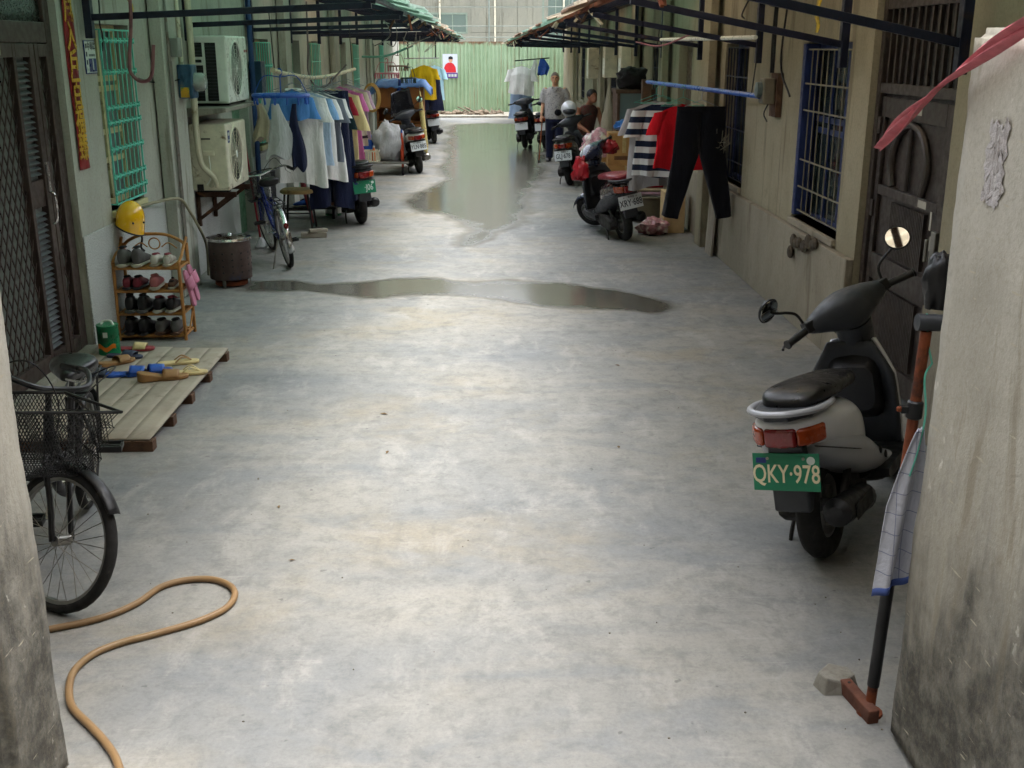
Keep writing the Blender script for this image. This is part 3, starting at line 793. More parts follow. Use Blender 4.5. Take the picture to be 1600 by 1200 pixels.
pmesh = None
for i in range(-10, 11):
    if pmesh is None:
        m = MB(); n = len(prof)
        m.add([(p[0], p[1], 0.02) for p in prof] + [(p[0], p[1], 2.19) for p in prof], [(k, k + 1, n + k + 1, n + k) for k in range(n - 1)])
        pmesh = m.build('fence_panel', M_fence, fence, smooth=False, solid=.003, fix=False); pmesh.location = (i * pw, 0, 0)
    else: mesh_copy(pmesh, 'fence_panel', fence, (i * pw, (i % 2) * .004, random.uniform(-.012, .012)))
MB().bb(-7.6, 8.2, .02, .06, 1.9, 1.95).bb(-7.6, 8.2, .02, .06, .4, .45).build('fence_rail', M_steel, fence, smooth=False)
pb = thing('election_poster', 'small campaign poster of a person in red pinned to the green fence', 'poster', (-1.15, 35.855, 1.09))
M_pbg = mat('pale poster paper', (206, 214, 224), .5, var=.04); M_pred = mat('poster red', (206, 40, 50), .5, var=.08); M_ppur = mat('poster purple', (96, 66, 140), .5); M_pskin = mat('poster skin', (206, 160, 132), .5); M_pblk = mat('poster black', (30, 28, 32), .5)
MB().bb(-.235, .235, 0, .006, 0, .73).build('sheet', M_pbg, pb, smooth=False)
MB().bb(-.235, .235, -.003, -.001, 0, .16).build('caption_band', M_ppur, pb, smooth=False)
MB().prism([(-.19, .17), (.19, .17), (.17, .33), (.11, .43), (.04, .47), (-.06, .47), (-.14, .42), (-.19, .32)], -.004, -.001).build('figure', M_pred, pb, smooth=False)
MB().prism([(.02 + .065 * math.cos(a * .4488), .555 + .085 * math.sin(a * .4488)) for a in range(14)], -.004, -.001).build('face', M_pskin, pb, smooth=False)
MB().prism([(-.05, .57), (.09, .57), (.085, .64), (.02, .665), (-.045, .64)], -.006, -.0045).build('hair', M_pblk, pb, smooth=False)
text_mesh('②', .12, M_plw, pb, (-.15, -.005, .08), (rad(90), 0, 0), 'caption', .0005, bold=.002)
for k in range(3): MB().bb(-.06 + k * .095, .01 + k * .095, -.0045, -.0032, .04, .12).build('caption', M_plw, pb, smooth=False)

M_tile = plaster('pale beige wall tile', (142, 141, 127), (133, 133, 121), (110, 108, 94), 1.0, bump=.15)
fb = thing('tiled_building', 'pale beige tiled building rising behind the green fence', 'building', (0, 46, 0))
MB().bb(-14, 14, 0, 6, 0, 9).build('wall', M_tile, fb, smooth=False)
tp = None
for j in range(5):
    for i in range(-12, 12):
        xx = i * .62 + .02; zz = 1.6 + j * 1.0
        if (-2.6 < xx + .3 < -.7 and 2.4 < zz + .5 < 3.5) or (2.2 < xx + .3 < 3.9): continue
        if tp is None:
            tp = MB().bb(0, .60, -.02, -.001, 0, .98).build('wall_panel', M_tile, fb, smooth=False, bevel=.004); tp.location = (xx, 0, zz)
        else: mesh_copy(tp, 'wall_panel', fb, (xx, random.uniform(-.004, .0), zz))
M_fw = mat('grey green window frame', (120, 134, 120), .5)
for (xa, xb, za, zb) in ((-2.55, -.75, 2.55, 3.35), (2.25, 3.85, 1.6, 6.2)):
    w = MB().bb(xa, xb, -.03, .0, za, za + .07).bb(xa, xb, -.03, 0, zb - .07, zb).bb(xa, xa + .07, -.03, 0, za + .07, zb - .07).bb(xb - .07, xb, -.03, 0, za + .07, zb - .07).build('window', M_fw, fb, smooth=False)
    MB().bb(xa + .07, xb - .07, -.012, -.004, za + .07, zb - .07).build('pane', glass_mat('grey green glass', (96, 112, 104), .2), w, smooth=False)
    for k in range(1, 3): MB().bb(xa + (xb - xa) * k / 3 - .02, xa + (xb - xa) * k / 3 + .02, -.028, -.013, za + .07, zb - .07).build('mullion', M_fw, w, smooth=False)
for xx in (-1.85, .35, 3.1): MB().cyl((xx, -.08, 0.5), (xx, -.08, 8.8), .035, n=8).build('downpipe', M_cream, fb)
M_railp = mat('grey green pipe', (128, 136, 128), .6)
rl = thing('pipe_railing', 'thin steel pipe railing running above the green fence', 'railing', (0, 40, 0))
for zz in (2.35, 2.72, 3.35): MB().cyl((-9, 0, zz), (9, 0, zz + .02), .016, n=6).build('rail', M_railp, rl)
for xx in (-6, -3, .1, 3, 6): MB().cyl((xx, 0, 0), (xx, 0, 3.9), .03, n=6).build('post', M_railp, rl)

# ---------------------------------------------------------------- boundary walls; unseen houses and overhead slab added to limit near sky light
for x0, x1, lab in ((1.86, 2.19, 'short boundary wall between right gate pillar and added sky block'), (-2.19, -1.86, 'short boundary wall between left gate pillar and added sky block')):
    tag(MB().bb(x0, x1, 2.45, 2.68, 0, 2.0).build('boundary_wall', M_pillar, smooth=False, bevel=.01), lab, 'wall')
for sx, lab in ((1, 'unseen three storey house block added at the right to limit sky light'), (-1, 'unseen three storey house block added at the left to limit sky light')):
    nh = thing('side_sky_block', lab, 'house', (sx * 2.2, -1.0, 0))  # out of view, added beside the gate to narrow the near sky
    MB().bb(min(0, sx * 7), max(0, sx * 7), -2.4, 3.3, 0, 9.0).build('wall', M_rwall, nh, smooth=False)
    MB().bb(min(-sx * .2, sx * 7.1), max(-sx * .2, sx * 7.1), -2.6, 3.4, 9.003, 9.2).build('roof', M_concrete, nh, smooth=False)
    for zz in (1.0, 3.9):
        w_ = MB().bb(min(-sx * .04, -sx * .001), max(-sx * .04, -sx * .001), -.6, 1.0, zz, zz + 1.3).build('window', M_lframe, nh, smooth=False)
        MB().bb(min(-sx * .046, -sx * .041), max(-sx * .046, -sx * .041), -.52, .92, zz + .08, zz + 1.22).build('pane', M_glass, w_, smooth=False)
hb2 = thing('rear_sky_block', 'unseen three storey house block added behind the camera to limit sky light', 'house', (0, -3.6, 0))  # unseen, added to shut off sky light from behind
MB().bb(-12, 12, -6, 0, 0, 9.2).build('wall', M_rwall, hb2, smooth=False)
MB().bb(-12.3, 12.3, -6.3, .35, 9.203, 9.4).build('roof', M_concrete, hb2, smooth=False)
MB().bb(-2.19, 2.19, 0.36, 4.3, 3.2, 3.38).build('overhead_sky_block', M_concrete, hb2, smooth=False)  # unseen slab added over the camera to darken the near ground
for k in range(-3, 4):
    for zz in (1.0, 3.9):
        w_ = MB().bb(k * 3 - .7, k * 3 + .7, .001, .05, zz, zz + 1.3).build('window', M_lframe, hb2, smooth=False)
        MB().bb(k * 3 - .63, k * 3 + .63, .051, .056, zz + .07, zz + 1.23).build('pane', M_glass, w_, smooth=False)

# ================================================================ SCOOTERS
M_mirror = mat('mirror glass', (235, 240, 240), .03, 1.0, var=0.0, rv=0.0)
M_redl = mat('red lens', (112, 12, 12), .2, var=.2, coat=.4); M_orl = mat('amber lens', (146, 54, 10), .22, var=.2, coat=.4)
M_lens = mat('clear lens', (190, 196, 200), .1, var=.1, coat=.5)
M_silver = mat('silver paint', (212, 214, 220), .32, .15, var=.03, coat=.4, rv=.04)
M_silver2 = mat('grey silver paint', (164, 166, 172), .34, .15, var=.03, coat=.3, rv=.04)
M_engine = mat('sooty engine metal', (46, 44, 42), .6, .5, var=.3, dirt=(80, 72, 62), dlo=.55, dhi=.75)
M_seat = mat('black vinyl', (22, 21, 22), .38, var=.2, bump=.12, bscale=140)

def xring(x, y0, y1, z0, z1, n=20, e=2.6):
    return [Vector((x, v.x, v.z)) for v in sring(0, (y1 - y0) / 2, z0, z1, n, e, (y0 + y1) / 2)]

def wheel(parent, name, c, R, tr, rimm, mtx=None, spokes=5, hub=.03, thin=False, rimw=.03):
    """tyre, rim, spokes turning about local X at c"""
    w = bpy.data.objects.new(name, None); COL.objects.link(w); w.parent = parent; w.location = c
    if mtx is not None:
        w.matrix_basis = mtx @ Matrix.Translation(c)
    n = 40
    MB().tube([(0, (R - tr) * math.cos(2 * math.pi * k / n), (R - tr) * math.sin(2 * math.pi * k / n)) for k in range(n)], tr, 10, closed=True).build('tyre', M_rubber, w)
    r1 = R - 2 * tr + .012
    rm = MB()
    pr = [(r1, -rimw), (r1, rimw), (r1 - .012, rimw), (r1 - .018, 0.01), (r1 - .018, -0.01), (r1 - .012, -rimw)]
    m = 36; rings = [[Vector((p[1], p[0] * math.cos(2 * math.pi * k / m), p[0] * math.sin(2 * math.pi * k / m))) for p in pr] for k in range(m)]
    rm.loft(rings, closed=True); rm.build('rim', rimm, w)
    sp = MB(); sp.cyl((-rimw - .02, 0, 0), (rimw + .02, 0, 0), hub, n=12)
    if thin:
        for k in range(28):
            a = 2 * math.pi * k / 28; b = a + (.55 if k % 4 < 2 else -.55); s_ = .028 if k % 2 else -.028
            sp.tube([(s_, hub * math.cos(b), hub * math.sin(b)), (0, (r1 - .012) * math.cos(a), (r1 - .012) * math.sin(a))], .0016, 4)
    else:
        for k in range(spokes):
            a = 2 * math.pi * k / spokes + .3; d = Vector((0, math.cos(a), math.sin(a)))
            sp.bar(d * hub * .6, d * (r1 - .008), .05, .03, (1, 0, 0))
    sp.build('spokes', rimm if not thin else M_steel, w)
    return w

def scooter(label, loc, heading, lean, steer, body, front, seatm, plate, low=None, mirrors=True, windscreen=False, cover=None, group='parked scooters', grab=True):
    root = thing('motor_scooter', label, 'scooter', loc, 0, group, rot=(0, rad(-lean), rad(-heading)))
    low = low or M_dgrey; cover = cover or M_dgrey
    B = lambda rows, n=28, e=2.8: [sring(*r, n, e) for r in rows]
    MB().loft(B([(-.385, .03, .62, .66), (-.362, .085, .59, .69), (-.30, .132, .56, .705), (-.2, .152, .515, .70), (-.05, .164, .46, .68), (.1, .162, .41, .655), (.22, .145, .34, .625), (.31, .115, .31, .53), (.35, .08, .30, .44)])).build('rear_cowl', body, root, sub=1)
    MB().loft(B([(-.32, .10, .53, .60), (-.2, .150, .465, .60), (-.05, .170, .39, .57), (.1, .178, .32, .53), (.25, .180, .265, .46), (.38, .17, .235, .36), (.5, .18, .225, .30), (.62, .19, .225, .285)])).build('lower_cowl', M_silver2 if body is M_silver else low, root, sub=1)
    MB().loft(B([(-.29, .06, .70, .73), (-.262, .105, .69, .762), (-.17, .130, .69, .768), (-.02, .132, .68, .755), (.12, .122, .665, .738), (.27, .108, .648, .722), (.38, .08, .63, .704), (.42, .035, .64, .68)], 24, 3)).build('seat', seatm, root, sub=1)
    if grab:
        pts = [(.12, -.10, .69), (.14, -.22, .704), (.122, -.33, .712), (.055, -.408, .718), (0, -.418, .718), (-.055, -.408, .718), (-.122, -.33, .712), (-.14, -.22, .704), (-.12, -.10, .69)]
        gr_ = MB().tube(cr(pts, 4), .0145, 10, flat=.85).build('grab_rail', M_silver2 if body in (M_silver,) else M_blacks, root)
        MB().prism([(.128, -.2), (.112, -.325), (.045, -.402), (-.045, -.402), (-.112, -.325), (-.128, -.2)], .685, .71, 'z').build('rail_insert', M_dgrey, gr_, smooth=False, bevel=.004)
    z0, z1 = .578, .652
    MB().prism([(-.062, -.385), (0, -.398), (.062, -.385), (.062, -.30), (-.062, -.30)], z0, z1, 'z').build('tail_light', M_redl, root, bevel=.012, seg=3)
    for s_ in (-1, 1):
        MB().prism([(s_ * .064, -.384), (s_ * .10, -.364), (s_ * .130, -.315), (s_ * .146, -.27), (s_ * .12, -.25), (s_ * .064, -.29)], z0 + .004, z1 - .002, 'z').build('turn_signal', M_orl, root, bevel=.012, seg=3)
    for s_ in (-1, 1):
        MB().tube(cr([(s_ * .112, -.325, .572), (s_ * .155, -.2, .528), (s_ * .1695, -.05, .478), (s_ * .169, .1, .43), (s_ * .15, .23, .39)], 5), .0028, 5).build('panel_seam', M_blacks, root)
        for (y_, z_) in ((.30, .365), (.37, .325)): MB().ell((s_ * .176, y_, z_), (.006, .014, .018), 8, 6).build('vent_hole', M_blacks, root)
    tx, bgc, fg = plate
    MB().prism([(-.335, .575), (-.29, .575), (-.265, .44), (-.26, .36), (-.29, .30), (-.33, .305)], -.072, .072, 'x').build('mudguard', low, root, bevel=.01)
    pl = MB().bb(-.13, .13, -.002, .002, -.072, .072).build('licence_plate', bgc, root, smooth=False, bevel=.0015)
    pl.location = (0, -.352, .475); pl.rotation_euler = (rad(-8), 0, 0)
    if tx: text_mesh(tx, .098, fg, pl, (0, -.0035, -.010), (rad(90), 0, 0), 'plate_number', .0006, .70, bold=.0010)
    if bgc is M_pgreen:
        MB().bb(-.115, -.075, -.0035, -.0025, .035, .055).build('plate_sticker', M_plb, pl, smooth=False)
        MB().lathe([(.016, 0), (.016, .001), (.001, .001)], 14, Matrix.Translation((.098, -.0025, .045)) @ Matrix.Rotation(rad(90), 4, 'X')).build('plate_sticker', M_plw, pl, smooth=False)
    else: text_mesh('臺灣省', .022, fg, pl, (0.01, -.0035, .053), (rad(90), 0, 0), 'plate_caption', .0004, 1.1)
    for s_ in (-1, 1): MB().cyl((s_ * .07, -.006, .052), (s_ * .07, 0, .052), .006, n=8).build('plate_bolt', M_steel, pl)
    wheel(root, 'rear_wheel', (0, 0, .218), .218, .05, M_alloy)
    MB().prism([(-.07, .19), (-.05, .26), (.06, .30), (.3, .32), (.37, .28), (.36, .19), (.25, .15), (0, .14)], -.165, -.07, 'x').bb(-.07, .09, .12, .36, .16, .36).build('engine', M_engine, root, bevel=.015)
    mf = MB().tube([(.135, -.24, .27), (.135, -.22, .27), (.135, .12, .22), (.12, .22, .2), (.07, .3, .2)], [.03, .057, .057, .035, .018], 14).build('muffler', M_blacks if body is not M_white else M_steel, root)
    MB().bb(.19, .197, -.16, .06, .22, .285).build('heat_shield', M_engine, mf, smooth=False, bevel=.006)
    MB().tube([(-.10, -.06, .2), (-.13, .1, .48)], .016, 8).tube([(.09, -.05, .2), (.12, .1, .46)], .016, 8).build('shock_absorber', M_engine, root)
    # floor and leg shield
    MB().loft([xring(x, .29, .70, .215 + .02 * abs(x) / .2, .29, 16, 5) for x in (-.205, -.19, 0, .19, .205)]).build('floorboard', M_blacks, root)
    MB().loft([sring(y, w_, a, b, 20, 3) for y, w_, a, b in ((.26, .15, .24, .42), (.45, .15, .17, .25), (.62, .15, .17, .26))]).build('underframe', M_engine, root)
    def shield(u, v, off=0.0, sx=1.0):
        z = .25 + .52 * v; w_ = (.156 + .026 * math.sin(v * 2.6)) * (1 - .42 * max(0, v - .72) / .28) * sx
        x = (u * 2 - 1) * w_
        return Vector((x, .735 - .13 * v - .10 * (x / .22) ** 2 + off * (1 - (x / .24) ** 2), z))
    MB().grid(lambda u, v: shield(u, v), 14, 14).build('leg_shield', M_dgrey if body is not M_blacks else M_blacks, root, solid=.018, fix=False)
    MB().grid(lambda u, v: shield(u, v, .075, .985), 14, 14).build('front_cowl', front, root, solid=.016, fix=False)
    MB().loft([sring(y, w_, a, b, 16, 4) for y, w_, a, b in ((.56, .10, .46, .66), (.60, .12, .42, .70), (.66, .12, .40, .72))]).build('glove_box', M_blacks, root)
    MB().prism([(-.09, .83), (.09, .83), (.06, .80), (-.06, .80)], .62, .66).build('key_panel', M_blacks, root, smooth=False)
    # everything that turns with the bars
    ax = Vector((0, -math.sin(rad(26)), math.cos(rad(26)))); pv = Vector((0, .637, .87))
    S = Matrix.Translation(pv) @ Matrix.Rotation(rad(steer), 4, ax) @ Matrix.Translation(-pv)
    def st(mb, n, m, **k):
        o_ = mb.build(n, m, root, **k); o_.matrix_basis = S; return o_
    st(MB().loft([xring(*r) for r in ((-.205, .60, .648, .90, .945), (-.18, .585, .665, .885, .962), (-.11, .555, .70, .86, .985), (-.05, .525, .735, .825, 1.0), (0, .515, .75, .81, 1.005), (.05, .525, .735, .825, 1.0), (.11, .555, .70, .86, .985), (.18, .585, .665, .885, .962), (.205, .60, .648, .90, .945))]), 'handlebar_cover', cover, sub=1)
    st(MB().loft([sring(y, w_, a, b, 16, 3) for y, w_, a, b in ((.57, .09, .955, .975), (.62, .1, .965, .99))]), 'gauge_glass', M_blacks)
    st(MB().tube([(0, .63, .86), (0, .70, .70), (0, .80, .52)], [.085, .07, .05], 14), 'steering_column', cover)
    st(MB().ell((0, .755, .90), (.075, .03, .055)), 'headlight', M_lens)
    for s_ in (-1, 1):
        st(MB().tube([(s_ * .19, .622, .922), (s_ * .325, .58, .915)], .0165, 10).cyl((s_ * .325, .58, .915), (s_ * .333, .5775, .915), .021, n=10), 'grip', M_blacks)
        st(MB().tube(cr([(s_ * .195, .655, .925), (s_ * .26, .665, .915), (s_ * .33, .63, .905), (s_ * .35, .605, .90)], 4), .0065, 6), 'brake_lever', M_blacks)
        st(MB().bb(min(s_ * .17, s_ * .215), max(s_ * .17, s_ * .215), .59, .655, .905, .955), 'switch_box', M_blacks, bevel=.006)
        if mirrors:
            mo = Vector((s_ * .335, .585, 1.085))
            st(MB().tube(cr([(s_ * .205, .63, .945), (s_ * .215, .63, 1.0), (s_ * .25, .62, 1.03), (s_ * .30, .60, 1.055), (s_ * .325, .595, 1.075)], 4), .0065, 8), 'mirror_stem', M_blacks)
            mm = Matrix.Translation(mo) @ Matrix.Rotation(rad(90 + (-30 if s_ > 0 else 38)), 4, 'X') @ Matrix.Rotation(rad(-8 if s_ > 0 else 14), 4, 'Y')
            hd = st(MB().lathe([(.0, -.03), (.035, -.026), (.055, -.01), (.058, 0.0), (.052, .002)], 22, mm), 'mirror', M_blacks)
            MB().lathe([(.0001, .0035), (.051, .0035), (.0515, .0025)], 22, mm).build('mirror_glass', M_mirror, hd)
    wheel(root, 'front_wheel', (0, .985, .2), .2, .045, M_alloy, mtx=S)
    st(MB().tube([(-.07, .985, .2), (-.07, .91, .42), (-.04, .83, .56)], .018, 8).tube([(.07, .985, .2), (.07, .91, .42), (.04, .83, .56)], .018, 8), 'fork', M_engine)
    st(MB().grid(lambda u, v: Vector(((u * 2 - 1) * .065, .985 + (.225 - .02 * (u * 2 - 1) ** 2) * math.cos(rad(25 + 125 * v)), .2 + (.225 - .02 * (u * 2 - 1) ** 2) * math.sin(rad(25 + 125 * v)))), 8, 18), 'front_fender', front, solid=.006, fix=False)
    MB().tube(cr([(-.12, .18, .2), (-.16, .1, .1), (-.17, .05, .008)], 4), .009, 6).build('side_stand', M_engine, root)
    if windscreen:
        st(MB().grid(lambda u, v: Vector(((u * 2 - 1) * (.24 - .06 * v), .80 - .16 * v - .12 * (u * 2 - 1) ** 2, .95 + .38 * v)), 8, 8), 'windscreen', mat('smoked screen', (40, 40, 44), .2, var=.2), solid=.004, fix=False)
    return root, S

M_pgreen = mat('green number plate', (24, 116, 84), .4, var=.08, dirt=(60, 110, 88), dlo=.6, dhi=.8); M_pcream = mat('cream plate lettering', (220, 210, 176), .5, var=.05)
M_pwhite = mat('white number plate', (206, 212, 214), .4, var=.06); M_pblack = mat('black plate lettering', (26, 32, 46), .5)
sc1, S1 = scooter('silver and dark grey scooter with green plate QKY-978 parked by the right pillar', (1.39, 4.055, 0), 33.5, 10.6, 47, M_silver, M_silver, M_seat, ('QKY·978', M_pgreen, M_pcream), group=None)
M_mar = mat('dark maroon body', (36, 20, 24), .25, .2, var=.2, coat=.5); M_marl = mat('maroon vinyl', (120, 30, 42), .4, var=.15)
M_navy = mat('navy body', (26, 36, 62), .3, .2, coat=.5)
sc2, S2 = scooter('dark scooter with maroon seat and white plate XRY-688 with red bags on the bars', (1.50, 11.75, 0), -14, 11, 38, M_mar, M_navy, M_marl, ('XRY·688', M_pwhite, M_pblack), low=M_dgrey, mirrors=False, cover=M_navy)
M_grey3 = mat('warm grey body', (96, 94, 90), .35, .3, coat=.4)
sc3, S3 = scooter('grey scooter with red tail light and white plate GLJ-678 before the old man', (1.27, 16.75, 0), 14, 7, 30, M_grey3, M_grey3, M_seat, ('GLJ·678', M_pwhite, M_pblack), low=M_dgrey, mirrors=False)
sc4, S4 = scooter('white scooter with black screen and white plate YLN-885 beside the wooden cabinet', (-1.13, 18.5, 0), -13, 8, 20, M_white, M_blacks, M_seat, ('YLN·885', M_pwhite, M_pblack), low=M_blacks, windscreen=True)
sc5, S5 = scooter('dark scooter with green plate half hidden behind the hanging trousers', (-1.50, 13.0, 0), -20, 4, 10, M_blacks, M_dgrey, M_seat, ('     ·J06', M_pgreen, M_plw), mirrors=False)
sc6, S6 = scooter('black scooter farthest along the right row under the white washing', (.80, 23.1, 0), 8, 6, 10, M_blacks, M_dgrey, M_seat, ('', M_pwhite, M_pblack), mirrors=False)
sc7, S7 = scooter('dark red lit scooter standing behind the old man with a cane', (1.22, 22.9, 0), 12, 6, 10, M_navy, M_navy, M_seat, ('', M_pwhite, M_pblack), mirrors=False)
sc8, S8 = scooter('dark scooter with pale plate parked past the wooden cabinet on the left', (-1.15, 24.4, 0), -10, 6, 10, M_dgrey, M_dgrey, M_seat, ('', M_pwhite, M_pblack), mirrors=False)

# ================================================================ BICYCLES
def bicycle(label, loc, heading, lean, steer, R, framem, fendm, basketm, long_fender=True, kick=True, seat_h=.78):
    """local +Y forward, origin at the rear contact"""
    root = thing('bicycle', label, 'bicycle', loc, 0, 'bicycles on the left side', rot=(0, rad(-lean), rad(-heading)))
    wb = .98; bbk = Vector((0, .40, R + .0)); st_ = Vector((0, .27, R + .36)); hd0 = Vector((0, wb - .17, R + .28)); hd1 = Vector((0, wb - .22, R + .42))
    f = MB()
    f.tube([bbk, st_], .015, 8); f.tube(cr([hd0, (0, .68, R + .1), (0, .5, R + .0), bbk], 5), .02, 10); f.tube(cr([hd1 - Vector((0, 0, .05)), (0, .6, R + .2), (0, .42, R + .14), (0, .36, R + .12)], 5), .016, 8)
    f.tube([hd0, hd1], .019, 10)
    for s_ in (-1, 1):
        f.tube([(s_ * .05, 0, R), (s_ * .04, .38, R)], .009, 6); f.tube([(s_ * .05, 0, R), (s_ * .02, .275, R + .33)], .008, 6)
    f.build('frame', framem, root)
    wheel(root, 'rear_wheel', (0, 0, R), R, .021, M_steel, hub=.025, thin=True, rimw=.014)
    ax = (hd1 - hd0).normalized()
    S = Matrix.Translation(hd1) @ Matrix.Rotation(rad(steer), 4, ax) @ Matrix.Translation(-hd1)
    def st(mb, n, m, par=root, **k):
        o_ = mb.build(n, m, par, **k)
        if par is root: o_.matrix_basis = S
        return o_
    wheel(root, 'front_wheel', (0, wb, R), R, .021, M_steel, mtx=S, hub=.02, thin=True, rimw=.014)
    fk = MB()
    for s_ in (-1, 1): fk.tube(cr([(s_ * .045, wb, R), (s_ * .045, wb - .06, R + .14), (s_ * .045, wb - .13, R + .26), (0, hd0.y, hd0.z)], 4), .011, 8)
    st(fk, 'fork', framem)
    def fender(c, a0, a1, nm, steered):
        m = MB().grid(lambda u, v: Vector(((u * 2 - 1) * .03, c[1] + (R + .02 - .012 * (u * 2 - 1) ** 2) * math.cos(rad(a0 + (a1 - a0) * v)), c[2] + (R + .02 - .012 * (u * 2 - 1) ** 2) * math.sin(rad(a0 + (a1 - a0) * v)))), 6, 24)
        (st if steered else (lambda *a, **k: a[0].build(a[1], a[2], root, **k)))(m, nm, fendm, solid=.002, fix=False)
    fender((0, 0, R), 60, 200, 'rear_fender', False); fender((0, wb, R), 40, 150, 'front_fender', True)
    # bars
    t = hd1 + ax * .10
    hb = MB().tube([hd1, t], .012, 8)
    hb.tube(cr([(-.27, t.y - .20, t.z + .03), (-.24, t.y - .08, t.z + .05), (-.14, t.y + .04, t.z + .02), (0, t.y + .02, t.z), (.14, t.y + .04, t.z + .02), (.24, t.y - .08, t.z + .05), (.27, t.y - .20, t.z + .03)], 5), .011, 8)
    hbo = st(hb, 'handlebar', M_chrome if fendm is M_chrome else M_bblack)
    for s_ in (-1, 1):
        st(MB().tube([(s_ * .262, t.y - .15, t.z + .037), (s_ * .275, t.y - .25, t.z + .022)], .016, 8), 'grip', M_blacks)
        st(MB().tube(cr([(s_ * .25, t.y - .08, t.z + .04), (s_ * .25, t.y - .1, t.z + .0), (s_ * .26, t.y - .2, t.z - .02)], 4), .005, 6), 'brake_lever', M_chrome)
        st(MB().tube(cr([(s_ * .24, t.y - .06, t.z + .04), (s_ * .2, t.y + .1, t.z + .12), (s_ * .05, t.y + .12, t.z - .02), (s_ * .03, hd0.y + .05, hd0.z)], 6), .003, 5), 'brake_cable', M_blacks)
    # basket: wire mesh
    bk = MB(); y0b, y1b = hd1.y + .05, hd1.y + .29; zt, zb = hd1.z + .10, hd1.z - .16
    def corner(z): 
        q = (z - zb) / (zt - zb); hw = .13 + .05 * q; ya = y0b; yb = y1b - .06 + .06 * q
        return hw, ya, yb
    def P_(s_, z):
        hw, ya, yb = corner(z); L1 = yb - ya; per_ = 2 * hw + 2 * L1; s_ = (s_ % 1) * per_
        if s_ < 2 * hw: return Vector((-hw + s_, yb, z))
        s_ -= 2 * hw
        if s_ < L1: return Vector((hw, yb - s_, z))
        s_ -= L1
        if s_ < 2 * hw: return Vector((hw - s_, ya, z))
        s_ -= 2 * hw; return Vector((-hw, ya + s_, z))
    nd = 64
    for k in range(nd):
        for dr in (1, -1):
            pts = [P_(k / nd + dr * q * .16, zb + (zt - zb) * q) for q in (0, .25, .5, .75, 1)]
            bk.tube(pts, .0019, 3)
    for z, r in ((zb, .003), (zt, .006)): bk.tube([P_(k / 40, z) for k in range(40)], r, 6, closed=True)
    hw, ya, yb = corner(zb)
    for k in range(9): bk.tube([(-hw + 2 * hw * k / 8, ya, zb), (-hw + 2 * hw * k / 8, yb, zb)], .002, 4)
    for k in range(9): bk.tube([(-hw, ya + (yb - ya) * k / 8, zb), (hw, ya + (yb - ya) * k / 8, zb)], .002, 4)
    bo = bk.build('basket', basketm, root); bo.matrix_basis = Matrix.Translation(hd1) @ Matrix.Rotation(rad(steer * .45), 4, ax) @ Matrix.Translation(-hd1)
    # saddle
    sd = MB().loft([sring(y, w_, z0_, z1_, 18, 2.6) for y, w_, z0_, z1_ in ((.10, .05, seat_h - .03, seat_h + .02), (.12, .095, seat_h - .06, seat_h + .03), (.18, .105, seat_h - .06, seat_h + .03), (.25, .075, seat_h - .05, seat_h + .02), (.33, .035, seat_h - .04, seat_h + .012), (.38, .02, seat_h - .03, seat_h))])
    sd.build('saddle', M_seat, root, sub=1)
    MB().tube([st_, (0, .20, seat_h - .03)], .013, 8).build('seat_post', M_chrome, root)
    # crank, pedals, chain guard
    MB().prism([(.0 - .03, R - .04), (.38, R - .055), (.47, R), (.38, R + .06), (-.03, R + .045)], .045, .06, 'x').build('chain_guard', framem, root, bevel=.008)
    for s_, a in ((1, -60), (-1, 120)):
        e = bbk + Vector((s_ * .09, .15 * math.cos(rad(a)), .15 * math.sin(rad(a))))
        cr_ = MB().bar(bbk + Vector((s_ * .08, 0, 0)), e, .02, .012, (1, 0, 0)).cyl(bbk, bbk + Vector((s_ * .09, 0, 0)), .014, n=8).build('crank', M_chrome, root, smooth=False)
        c = e + Vector((s_ * .06, 0, 0))
        MB().bb(c.x - .05, c.x + .05, c.y - .045, c.y - .03, c.z - .012, c.z + .012).bb(c.x - .05, c.x + .05, c.y + .03, c.y + .045, c.z - .012, c.z + .012).bb(c.x - .05, c.x - .04, c.y - .03, c.y + .03, c.z - .01, c.z + .01).bb(c.x + .04, c.x + .05, c.y - .03, c.y + .03, c.z - .01, c.z + .01).cyl(c - Vector((.05, 0, 0)), c + Vector((.05, 0, 0)), .01, n=8).build('pedal', M_blacks, cr_, smooth=False)
    rk = MB()
    for s_ in (-1, 0, 1): rk.tube([(s_ * .05, .2, 2 * R + .06), (s_ * .05, -.22, 2 * R + .06)], .006, 6)
    for y in (.2, 0, -.22): rk.tube([(-.05, y, 2 * R + .06), (.05, y, 2 * R + .06)], .005, 6)
    for s_ in (-1, 1): rk.tube([(s_ * .05, -.1, 2 * R + .06), (s_ * .055, 0, R)], .005, 6)
    rk.build('rear_rack', M_blacks, root)
    MB().ell((0, -R - .026, R + .16), (.022, .008, .03), 10, 8).build('rear_reflector', M_redl, root)
    if kick: MB().tube([(-.06, .03, R - .02), (-.17, -.03, .008)], .008, 6).build('kickstand', M_steel, root)
    return root, S
M_bblack = mat('black frame paint', (20, 20, 22), .5, .0, coat=.1)
M_bblue = mat('deep blue frame paint', (30, 44, 110), .25, .3, coat=.5)
M_bsk = mat('black coated wire', (24, 24, 26), .4)
# near bike: front wheel towards the camera, bars turned
bk1, SB1 = bicycle('black bicycle with wire basket half hidden behind the left gate pillar', (-1.83, 4.64, 0), 169, 3, 52, .27, M_bblack, M_bblack, M_bsk, kick=False, seat_h=.73)
bk2, SB2 = bicycle('blue and silver bicycle on its kickstand in front of the hanging shirts', (-1.885, 10.30, 0), -20, 9, 6, .29, M_bblue, M_chrome, mat('grey basket wire', (90, 90, 92), .5, .5), seat_h=.82)

